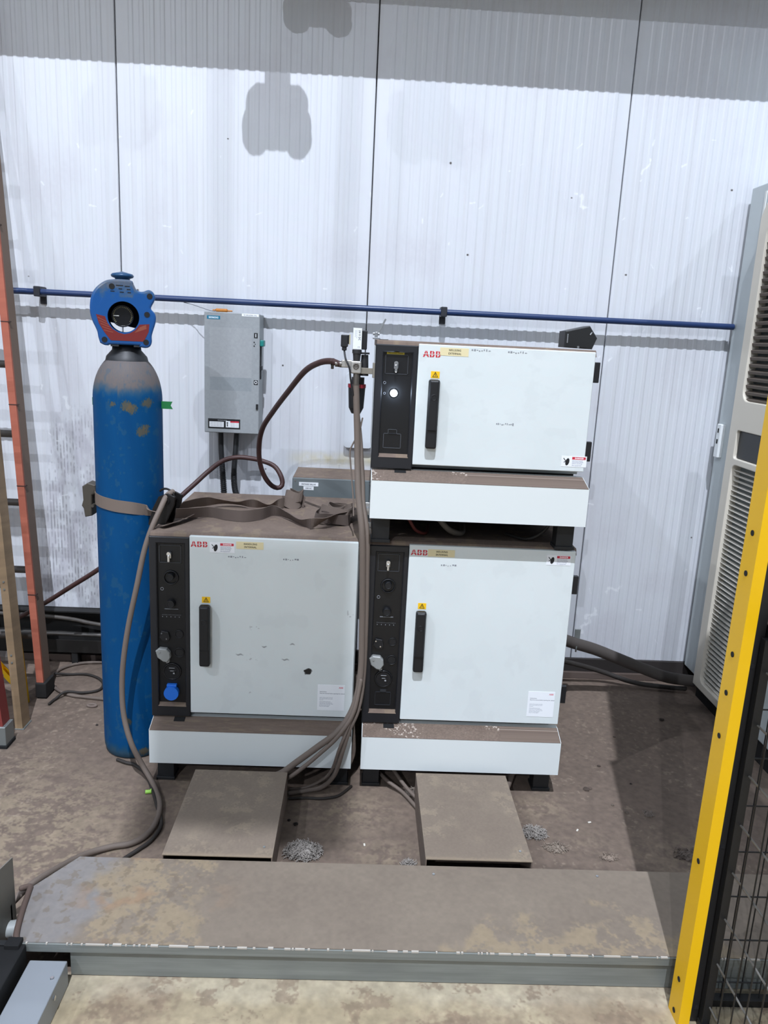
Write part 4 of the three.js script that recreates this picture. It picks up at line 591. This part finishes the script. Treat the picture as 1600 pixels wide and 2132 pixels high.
// ------------------------------------------------------------------ bottom left: aluminium bar, black shade box, bent sheet
{
  const al = std(0x92979c, 0.42, 0.35);
  const t = thing('aluminium_bar', 'bright aluminium box bar with rivets at the lower left', 'bar', [-0.775, 0, 1.97]);
  part('profile', bx(-0.047, 0.047, 0, 0.072, 0, 0.75, 0.003), al, t);
  part('rivet', cyl(0.006, 0.004, 0.004, 0.03, 0.073, 0.055, 'y', 12), MT.chrome, t); part('rivet', cyl(0.004, 0.006, 0.004, 0.048, 0.05, 0.09, 'x', 12), MT.chrome, t);
  const b = thing('black_shade_box', 'matt black box standing for the shaded area left of the aluminium bar', 'shade box', [-1.1, 0, 2.3]);
  part('shade_block', M(bx(-0.3, 0.262, 0.0, 0.1, -0.35, 0.6, 0.003), bx(0.215, 0.252, 0.098, 0.112, -0.36, -0.33, 0.002)), MT.blackMatte, b);  // matt black fills an area that lies in shade
  part('rim', bx(-0.3, 0.24, 0.098, 0.106, -0.355, -0.34, 0.001), std(0x1e1f20, 0.6), b);
  const s = thing('bent_sheet', 'upright bent grey metal sheet at the left frame edge', 'metal sheet', [-0.94, 0, 1.78]);
  part('sheet', extrude([[0, 0.004], [0, 0.218], [0.1, 0.243], [0.3, 0.262], [0.3, 0.004]], 0.003, 0).rotateY(-Math.PI / 2), std(0x7d7a72, 0.55, 0.2), s);
  part('fold', bx(-0.06, 0.0, 0.0, 0.09, 0.02, 0.03, 0.001), std(0x55524c, 0.6), s);
  solo('pipe_stub', capTube([[-1.08, 0.03, 1.86], [-0.96, 0.03, 1.83], [-0.84, 0.03, 1.8]], 0.022, 6, 12), std(0xa6aaa8, 0.5), 'pale grey pipe stub inside the open duct end', 'pipe');
}

// ------------------------------------------------------------------ black cable trough low on the wall, left
{
  const t = thing('cable_trough', 'black steel cable trough low on the wall behind the cylinder', 'cable trough', [-1.4, 0, 0]);
  const m = std(0x191817, 0.7);
  part('back_plate', bx(-0.9, 0.7, 0.102, 0.272, 0.004, 0.01, 0.001), m, t);
  part('top_flange', bx(-0.9, 0.7, 0.262, 0.27, 0.01, 0.06, 0.001), m, t);
  part('lower_flange', bx(-0.9, 0.7, 0.09, 0.098, 0.036, 0.09, 0.001), m, t);
  part('front_rail', bx(-0.9, 0.7, 0.07, 0.135, 0.086, 0.092, 0.001), std(0x252321, 0.55, 0.3), t);
  for (const x of [-0.7, 0.0, 0.6]) part('stand', bx(x - 0.015, x + 0.015, 0, 0.1, 0.036, 0.086, 0.001), m, t);
  solo('trough_pipe', cyl(0.011, 0.011, 1.6, -1.5, 0.158, 0.07, 'x', 12), std(0x6f6c68, 0.45, 0.5), 'straight grey pipe running along the black trough', 'pipe');
  solo('cable', capTube([[-2.2, 0.25, 0.05], [-1.7, 0.245, 0.055], [-1.45, 0.23, 0.05], [-1.3, 0.205, 0.05], [-1.1, 0.185, 0.045], [-0.8, 0.18, 0.05]], 0.01, 8, 10), std(0x4c4742, 0.6), 'dusty cable drooping inside the black trough', 'cable');
}

// ------------------------------------------------------------------ ladders at the left
function rail(a, b, w, d, th = 0.004) {         // C-channel rail between two points, open to the left
  const len = a.distanceTo(b), s = new THREE.Shape([[0, 0], [w, 0], [w, d], [0, d], [0, d - th], [w - th, d - th], [w - th, th], [0, th]].map(p => new THREE.Vector2(...p)));
  const g = new THREE.ExtrudeGeometry(s, { depth: len, bevelEnabled: false }); g.rotateX(-Math.PI / 2);          // profile x right, depth up, d -> -z
  const q = new THREE.Quaternion().setFromUnitVectors(V(0, 1, 0), b.clone().sub(a).normalize()); g.applyQuaternion(q); g.translate(a.x, a.y, a.z); return g;
}
const woodish = (c1, c2, s) => { const t2 = tex(64, 512, (u, v) => { const n = fbm(u * 4 + s, v * 60, 4), m = fbm(u * 3, v * 9 + s, 4); return mixc(c1, c2, clamp(n * 0.6 + m * 0.6)); }); return t2; };
{
  const ot = woodish([142, 74, 56], [168, 94, 72], 2); ot.wrapS = ot.wrapT = THREE.RepeatWrapping;
  const om = std(0xffffff, 0.7, 0, { map: ot });
  const t = thing('extension_ladder', 'orange fibreglass extension ladder leaning on the white wall', 'ladder', [-1.435, 0, 0.44]);
  const A = V(0, 0.05, 0), B = V(-0.28, 2.95, -0.36), dir = B.clone().sub(A);
  part('rail', rail(A, B, 0.03, 0.012), om, t); part('rail_web', rail(A.clone().add(V(0.006, 0, -0.012)), B.clone().add(V(0.006, 0, -0.012)), 0.024, 0.07), std(0x6b594c, 0.8), t, 'brown web of the rail with shade and dust in its colour'); part('rail', rail(A.clone().add(V(-0.42, 0, 0)), B.clone().add(V(-0.42, 0, 0)), 0.03, 0.08), om, t);  // web coloured brown for its shaded side as well as its dirt
  for (let i = 0; i < 9; i++) { const p = A.clone().addScaledVector(dir, (0.22 + i * 0.3) / 2.95); part('rung', M(cyl(0.016, 0.016, 0.41, p.x - 0.19, p.y, p.z - 0.045, 'x', 12), bx(p.x - 0.01, p.x + 0.002, p.y - 0.016, p.y + 0.016, p.z - 0.06, p.z - 0.03, 0.002)), std(0x4e4945, 0.6, 0.3), t); }
  for (const k of [0.42, 0.9, 1.25, 1.6, 2.0, 2.25]) { const p = A.clone().addScaledVector(dir, k / 2.95); part('rail_band', bx(p.x - 0.001, p.x + 0.036, p.y, p.y + 0.004, p.z - 0.02, p.z + 0.001, 0), std(0x3a2420, 0.7), t); }
  part('foot', M(bx(-0.006, 0.042, 0.006, 0.075, -0.09, 0.006, 0.004), extrude([[0.0, 0.0], [0.04, 0.0], [0.034, 0.012], [0.004, 0.012]], 0.09, 0.001).translate(0, 0, -0.09)), std(0x1d1b1a, 0.8), t, 'black rubber foot');
  part('foot', M(bx(-0.426, -0.378, 0, 0.075, -0.09, 0.006, 0.004)), std(0x1d1b1a, 0.8), t, 'black rubber foot');

  const tt = woodish([112, 92, 70], [150, 126, 96], 7); const tm = std(0xffffff, 0.75, 0, { map: tt });
  const l2 = thing('stepladder', 'tan worn stepladder rail standing in front of the orange ladder', 'ladder', [-1.412, 0, 0.715]);
  const A2 = V(0, 0, 0), B2 = V(-0.17, 1.9, -0.2);
  part('rail', rail(A2, B2, 0.03, 0.07), tm, l2); part('rail', rail(A2.clone().add(V(-0.45, 0, 0)), B2.clone().add(V(-0.35, 0, 0)), 0.03, 0.07), tm, l2);
  for (let i = 0; i < 5; i++) { const y = 0.28 + i * 0.3, k = y / 1.9; part('step', bx(-0.42 - 0.07 * k, 0.012 - 0.17 * k, y, y + 0.02, -0.07 - 0.2 * k, -0.012 - 0.2 * k, 0.002), std(0x5a534d, 0.6, 0.3), l2); }
  for (let i = 0; i < 5; i++) for (const e of [0, 0.03]) { const y = 0.28 + i * 0.3 + e, k = y / 1.9; part('rivet', cyl(0.004, 0.004, 0.004, 0.015 - 0.17 * k, y, 0.001 - 0.2 * k, 'z', 10), MT.zinc, l2); }
  part('foot_plate', bx(-0.002, 0.036, 0.0, 0.004, -0.075, 0.004, 0.001), MT.zinc, l2);

  const rm = std(0x7a2f2a, 0.6);
  const l3 = thing('stepladder', 'dark red ladder rail with grey metal foot at the left edge', 'ladder', [-1.418, 0, 0.86]);
  part('rail', rail(V(0, 0.05, 0), V(-0.16, 1.4, -0.1), 0.03, 0.06), rm, l3); part('rail', rail(V(-0.45, 0.05, 0), V(-0.5, 1.4, -0.1), 0.03, 0.06), rm, l3);
  for (let i = 0; i < 4; i++) part('step', bx(-0.45 - i * 0.02, 0.0 - i * 0.035, 0.25 + i * 0.3, 0.27 + i * 0.3, -0.09 - i * 0.02, -0.02 - i * 0.02, 0.002), MT.zinc, l3);
  part('foot', M(bx(-0.006, 0.038, 0.012, 0.09, -0.066, 0.006, 0.003)), MT.zinc, l3, 'grey metal foot'); part('foot_pad', bx(-0.008, 0.042, 0, 0.013, -0.07, 0.01, 0.002), MT.blackMatte, l3); part('foot', bx(-0.456, -0.414, 0.0, 0.09, -0.066, 0.006, 0.003), MT.zinc, l3);
  const yl = thing('yellow_ladder', 'yellow ladder rail half hidden behind the tan and orange rails', 'ladder', [-1.485, 0, 0.52]);
  part('rail', rail(V(0, 0, 0), V(-0.05, 0.34, -0.06), 0.028, 0.05), MT.yellow, yl); part('brace', rail(V(-0.16, 0.3, 0), V(0.0, 0.1, 0), 0.02, 0.03), MT.yellow, yl);
}

// ------------------------------------------------------------------ tall enclosure with air conditioner, right
{
  const t = thing('electrical_enclosure', 'tall light-grey electrical enclosure at the right frame edge', 'enclosure', [1.63, 0, 0.04]);
  const gm = std(0xb5bcbd, 0.5);
  part('body', M(bx(0.2, 0.8, 0.1, 2.355, 0, 1.0, 0.006), bx(0, 0.21, 0.1, 2.355, 0, 0.25, 0.006), bx(0, 0.21, 0.1, 2.355, 0.68, 1.0, 0.006), bx(0, 0.21, 2.2, 2.355, 0.24, 0.69, 0.004), bx(0, 0.21, 0.1, 0.13, 0.24, 0.69, 0.004), bx(0, 0.21, 1.18, 1.44, 0.24, 0.69, 0.004)), gm, t);
  part('plinth', bx(0.012, 0.79, 0, 0.1, 0.14, 0.99, 0.002), MT.blackMatte, t, 'black plinth');
  part('panel_edge', bx(-0.004, 0.004, 0.12, 2.32, 0.13, 0.145, 0.001), std(0xd2d4d0, 0.5), t);
  const lk = part('door_latch', bx(-0.022, 0.002, 1.165, 1.32, 0.035, 0.075, 0.004), std(0xd9dcdc, 0.45), t, 'white swing latch with key hole');
  part('latch_hole', M(bx(-0.0235, -0.021, 1.23, 1.25, 0.05, 0.062, 0), bx(-0.0235, -0.021, 1.28, 1.3, 0.05, 0.06, 0)), MT.blackMatte, lk);
  const ac = thing('air_conditioner', 'beige side-mounted air conditioner with two louvred grilles', 'air conditioner', [1.63, 0.1, 0.25]);
  const bm = std(0xcfc8ba, 0.5);
  // housing: slab with two framed openings, face towards -x
  const z0 = 0.0, z1 = 0.5, H = 2.15;
  const s = new THREE.Shape([[z0 + 0.0, 0.0], [z1, 0.0], [z1, H], [z0 + 0.03, H], [z0, H - 0.05]].map(p => new THREE.Vector2(...p)));
  const rr = (a, b, c, d, r) => { const p = new THREE.Path(); p.moveTo(a + r, c); p.lineTo(b - r, c); p.quadraticCurveTo(b, c, b, c + r); p.lineTo(b, d - r); p.quadraticCurveTo(b, d, b - r, d); p.lineTo(a + r, d); p.quadraticCurveTo(a, d, a, d - r); p.lineTo(a, c + r); p.quadraticCurveTo(a, c, a + r, c); return p; };
  s.holes.push(rr(0.06, 0.44, 0.03, 1.07, 0.04), rr(0.06, 0.44, 1.34, 2.08, 0.06), rr(0.06, 0.3, 1.09, 1.22, 0.02));
  part('housing', new THREE.ExtrudeGeometry(s, { depth: 0.035, bevelEnabled: true, bevelSize: 0.004, bevelThickness: 0.004, bevelSegments: 2 }).rotateY(-Math.PI / 2).translate(-0.004, 0, 0), bm, ac);
  const sl = bx(-0.03, -0.014, -0.0016, 0.0016, 0.062, 0.438, 0.001), slm = std(0xc4bfb4, 0.55);
  for (let i = 0; i < 46; i++) { const o = part('slat', sl, slm, ac); o.position.y = 0.045 + i * 0.0222; o.rotation.z = 0.12; }
  const su = bx(-0.034, -0.01, -0.007, 0.007, 0.062, 0.438, 0.002), sum = std(0x5b5148, 0.7);
  for (let i = 0; i < 25; i++) { const o = part('slat', su, sum, ac); o.position.y = 1.357 + i * 0.0292; o.rotation.z = 0.3; }
  part('display', bx(-0.03, -0.006, 1.095, 1.215, 0.065, 0.295, 0.004), MT.panel, ac, 'black recessed display panel');
  part('scoop', bx(-0.042, -0.03, 1.235, 1.3, 0.08, 0.3, 0.012), std(0xb3aa98, 0.5), ac, 'beige moulded grip');
  part('side_vents', M(...[0, 1, 2, 3].map(i => bx(-0.03, -0.012, 1.125 + i * 0.018, 1.135 + i * 0.018, -0.008, 0.004, 0.001))), std(0x3a2a2a, 0.5), ac);
  const [g, m] = label(0.03, 0.04, 120, (c, w, h) => { c.fillStyle = '#e8eaec'; c.fillRect(0, 0, w, h); c.fillStyle = '#1a1c20'; c.font = 'bold ' + h * 0.7 + 'px sans-serif'; c.textAlign = 'center'; c.textBaseline = 'middle'; c.fillText('B', w / 2, h / 2); });
  const o = part('letter_sticker', g, m, t, 'small white sticker with black letter'); o.rotation.y = -Math.PI / 2; o.position.set(-0.001, 1.455, 0.175);
}

// ------------------------------------------------------------------ safety fence: yellow edge, black post and mesh panels
{
  const y = thing('yellow_guard_post', 'yellow perforated steel gate post in front on the right', 'post', [0.815, 0, 2.03]);
  const yp = extrude([[-0.015, 0.03], [-0.015, -0.03], [0.012, -0.03], [0.012, -0.026], [-0.011, -0.026], [-0.011, 0.026], [0.012, 0.026], [0.012, 0.03]].reverse(), 2.2, 0.0).rotateX(-Math.PI / 2);
  part('profile', yp, MT.yellow, y);
  for (const h of [0.022, 0.114, 0.45, 0.78, 0.887, 0.98, 1.17, 1.261, 1.55, 1.64]) part('bolt_hole', cyl(0.0065, 0.0065, 0.002, -0.0155, h, 0.0, 'x', 14), MT.blackMatte, y);
  y.rotation.z = -0.006;
  const b = thing('black_fence_post', 'black square fence post right beside the yellow post', 'post', [0.848, 0, 2.012]);
  part('profile', bx(-0.019, 0.019, 0, 2.2, -0.02, 0.03, 0.002), MT.post, b);
  for (const h of [0.043, 0.5, 0.958, 1.42]) part('bolt_hole', cyl(0.006, 0.006, 0.002, 0.0, h, 0.03, 'z', 12), MT.blackMatte, b);
  const mesh = (g, alongZ, len, frameLab) => {
    const m = std(0x121213, 0.5), H0 = 0.02, H1 = 1.03;
    const put = (n, a0, a1, y0, y1, t0, t1, mm = m, lb) => part(n, alongZ ? bx(t0, t1, y0, y1, a0, a1, 0.001) : bx(a0, a1, y0, y1, t0, t1, 0.001), mm, g, lb);
    put('frame_rail', alongZ ? -0.11 : 0, len, H1 - 0.01, H1 + 0.025, alongZ ? 0.006 : -0.012, alongZ ? 0.045 : 0.012, m); put('frame_rail', 0, len, H0 - 0.02, H0, -0.012, 0.012, m);
    put('dusty_top', alongZ ? -0.11 : 0, len, H1 + 0.025, H1 + 0.027, alongZ ? 0.006 : -0.012, alongZ ? 0.045 : 0.012, MT.dust, 'brown dust on the top rail');
    put('frame_stile', 0, 0.02, H0, H1, -0.01, 0.01, m); put('frame_stile', len - 0.02, len, H0, H1, -0.01, 0.01, m);
    const wm = alongZ ? std(0x77746f, 0.4, 0.4) : m;
    for (let i = 0; i < 8; i++) { const yy = 0.069 + i * 0.1265, w = alongZ ? new THREE.CylinderGeometry(0.0025, 0.0025, len, 8).rotateX(Math.PI / 2).translate(0.004, yy, len / 2) : new THREE.CylinderGeometry(0.002, 0.002, len, 8).rotateZ(Math.PI / 2).translate(len / 2, yy, 0.004); part('horizontal_wire', w, wm, g); }
    const nv = Math.floor((len - 0.04) / 0.05); for (let i = 1; i <= nv; i++) { const a = 0.02 + i * 0.05, w = new THREE.CylinderGeometry(0.0017, 0.0017, H1 - H0, 6).translate(alongZ ? 0 : a, (H0 + H1) / 2, alongZ ? a : 0); part('vertical_wire', w, m, g); }
  };
  mesh(thing('mesh_gate', 'black wire-mesh gate panel opening towards the viewer', 'mesh panel', [0.864, 0, 2.048]), true, 1.0);
  mesh(thing('mesh_fence', 'black wire-mesh fence panel running right behind the gate', 'mesh panel', [0.87, 0, 1.985]), false, 1.1);
}

// ------------------------------------------------------------------ lint clumps, crumbs and chips on the floor
function lint(x, z, r, h, n, c, lab) {
  const gs = [];
  for (let i = 0; i < n; i++) {
    const a = rnd() * 6.283, q = Math.sqrt(rnd()) * r, px = q * Math.cos(a), pz = q * Math.sin(a) * 0.7, top = h * Math.sqrt(Math.max(0.04, 1 - (q / r) ** 2)), py = 0.003 + rnd() * top, l = 0.008 + rnd() * 0.012, d = V(rnd() - 0.5, (rnd() - 0.5) * 0.6, rnd() - 0.5).normalize();
    const e = V(px, py, pz).addScaledVector(d, l * 0.7), f = V(px, py, pz).addScaledVector(d, l * 0.5).add(V((rnd() - 0.5) * 0.008, (rnd() - 0.5) * 0.005, (rnd() - 0.5) * 0.008)); if (e.y < 0.002) e.y = 0.002; if (f.y < 0.002) f.y = 0.002;
    gs.push(new THREE.TubeGeometry(new THREE.CatmullRomCurve3([V(px, py, pz), f, e]), 3, 0.0007 + rnd() * 0.0006, 4));
  }
  const core = new THREE.IcosahedronGeometry(1, 4), p = core.attributes.position; for (let i = 0; i < p.count; i++) { const k = 0.35 + 0.9 * fbm(p.getX(i) * 6 + x * 9, p.getZ(i) * 6 + p.getY(i) * 5, 4); p.setXYZ(i, p.getX(i) * r * 0.85 * k, Math.max(0, p.getY(i) * k * h * 1.05), p.getZ(i) * r * 0.6 * k); } core.computeVertexNormals(); gs.push(core);
  const o = solo('lint_clump', M(...gs), std(c, 0.95), lab, 'lint'); o.position.set(x, 0, z);
}
lint(-0.178, 1.44, 0.062, 0.034, 900, 0x9a938c, 'large fluffy grey lint clump right of the left duct cover');
lint(-0.155, 1.535, 0.04, 0.012, 160, 0x93877e, 'flat brown lint patch just below the large lint clump');
lint(0.6, 1.31, 0.045, 0.026, 500, 0x9a938c, 'grey lint clump beside the right edge of the right duct cover');
lint(0.16, 1.49, 0.022, 0.022, 240, 0x9c958e, 'small grey lint tuft left of the right duct cover');
lint(0.19, 1.09, 0.03, 0.016, 120, 0x8c8177, 'brown lint tuft under the right cabinet skirt');
lint(1.046, 1.178, 0.018, 0.012, 60, 0x7c7168, 'lone lint tuft in the middle of the right floor');
lint(0.66, 1.38, 0.04, 0.008, 120, 0x8c7f72, 'thin scatter of shavings in front of the grey lint clump');
lint(1.1, 1.4, 0.05, 0.01, 140, 0x6a5e56, 'dark shavings by the yellow post foot');
lint(0.83, 1.42, 0.03, 0.006, 60, 0x8a7b6e, 'small shavings behind the duct, right part');
const crumbGeo = [0, 1, 2].map(k => { const g = new THREE.IcosahedronGeometry(1, 1), p = g.attributes.position; for (let i = 0; i < p.count; i++) { const s = 0.65 + 0.6 * hash2(Math.round(p.getX(i) * 50) + k * 91, Math.round(p.getY(i) * 70 + p.getZ(i) * 31)); p.setXYZ(i, p.getX(i) * s, p.getY(i) * s * 0.5, p.getZ(i) * s); } g.computeVertexNormals(); return g; });
const crumbs = [[1.371, 0.452, 0.011, 0x3a3029], [0.863, 1.03, 0.012, 0x4a3f37], [0.88, 1.02, 0.008, 0x5a4d44], [0.933, 1.125, 0.006, 0x5d5248], [1.05, 0.98, 0.005, 0x2a2320], [1.1, 0.62, 0.006, 0x4b4038], [0.96, 0.86, 0.007, 0x4b4038], [-0.24, 1.27, 0.006, 0x1f1a17], [-0.215, 1.29, 0.008, 0x1f1a17], [-0.12, 1.44, 0.005, 0x201b18], [-1.1, 0.66, 0.006, 0x2a2320], [0.97, 1.17, 0.008, 0x5d5248]];
crumbs.forEach(([x, z, r, c], i) => { const o = solo('debris_crumb', crumbGeo[i % 3].clone().scale(r, r, r), std(c, 0.9), i < 7 || i === 11 ? 'small brown crumb of debris on the floor right of the cabinets' : 'tiny dark crumb of debris on the floor left of the right duct cover', 'debris', i < 7 || i === 11 ? 'crumbs on the right floor' : 'crumbs on the left floor'); o.position.set(x, r * 0.32, z); o.rotation.y = i; });
[[0.816, 1.233], [0.76, 1.28], [0.02, 1.39]].forEach(([x, z], i) => { const o = solo('bright_chip', bx(-0.006, 0.006, 0, 0.003, -0.003, 0.003, 0.001), std(0xd6d0c4, 0.4), ['bright chip on the floor right of the right duct cover', 'second bright chip nearer the right lint clump', 'bright chip on the floor between the two duct covers'][i], 'debris'); o.position.set(x, 0, z); o.rotation.y = i * 0.7 + 0.3; });
{ const o = solo('green_plug', M(cyl(0.007, 0.007, 0.02, 0, 0.007, 0, 'x', 14), cyl(0.0085, 0.0085, 0.004, 0.009, 0.0085, 0, 'x', 14)), std(0x9fd65a, 0.5), 'bright green plastic plug on the floor beside the grey hose', 'plug'); o.position.set(-0.757, 0, 1.135); o.rotation.y = 0.2; }
{ const o = solo('plastic_washer', new THREE.TorusGeometry(0.018, 0.006, 8, 20).scale(1, 0.6, 1).rotateX(Math.PI / 2).translate(0, 0.006, 0), std(0x7b6d64, 0.8), 'dusty ring lying on the floor left of the cylinder', 'ring'); o.position.set(-1.175, 0, 0.5); }

scene.traverse(o => { if (o.isMesh) { o.castShadow = true; o.receiveShadow = true; } });
renderer.render(scene, camera);
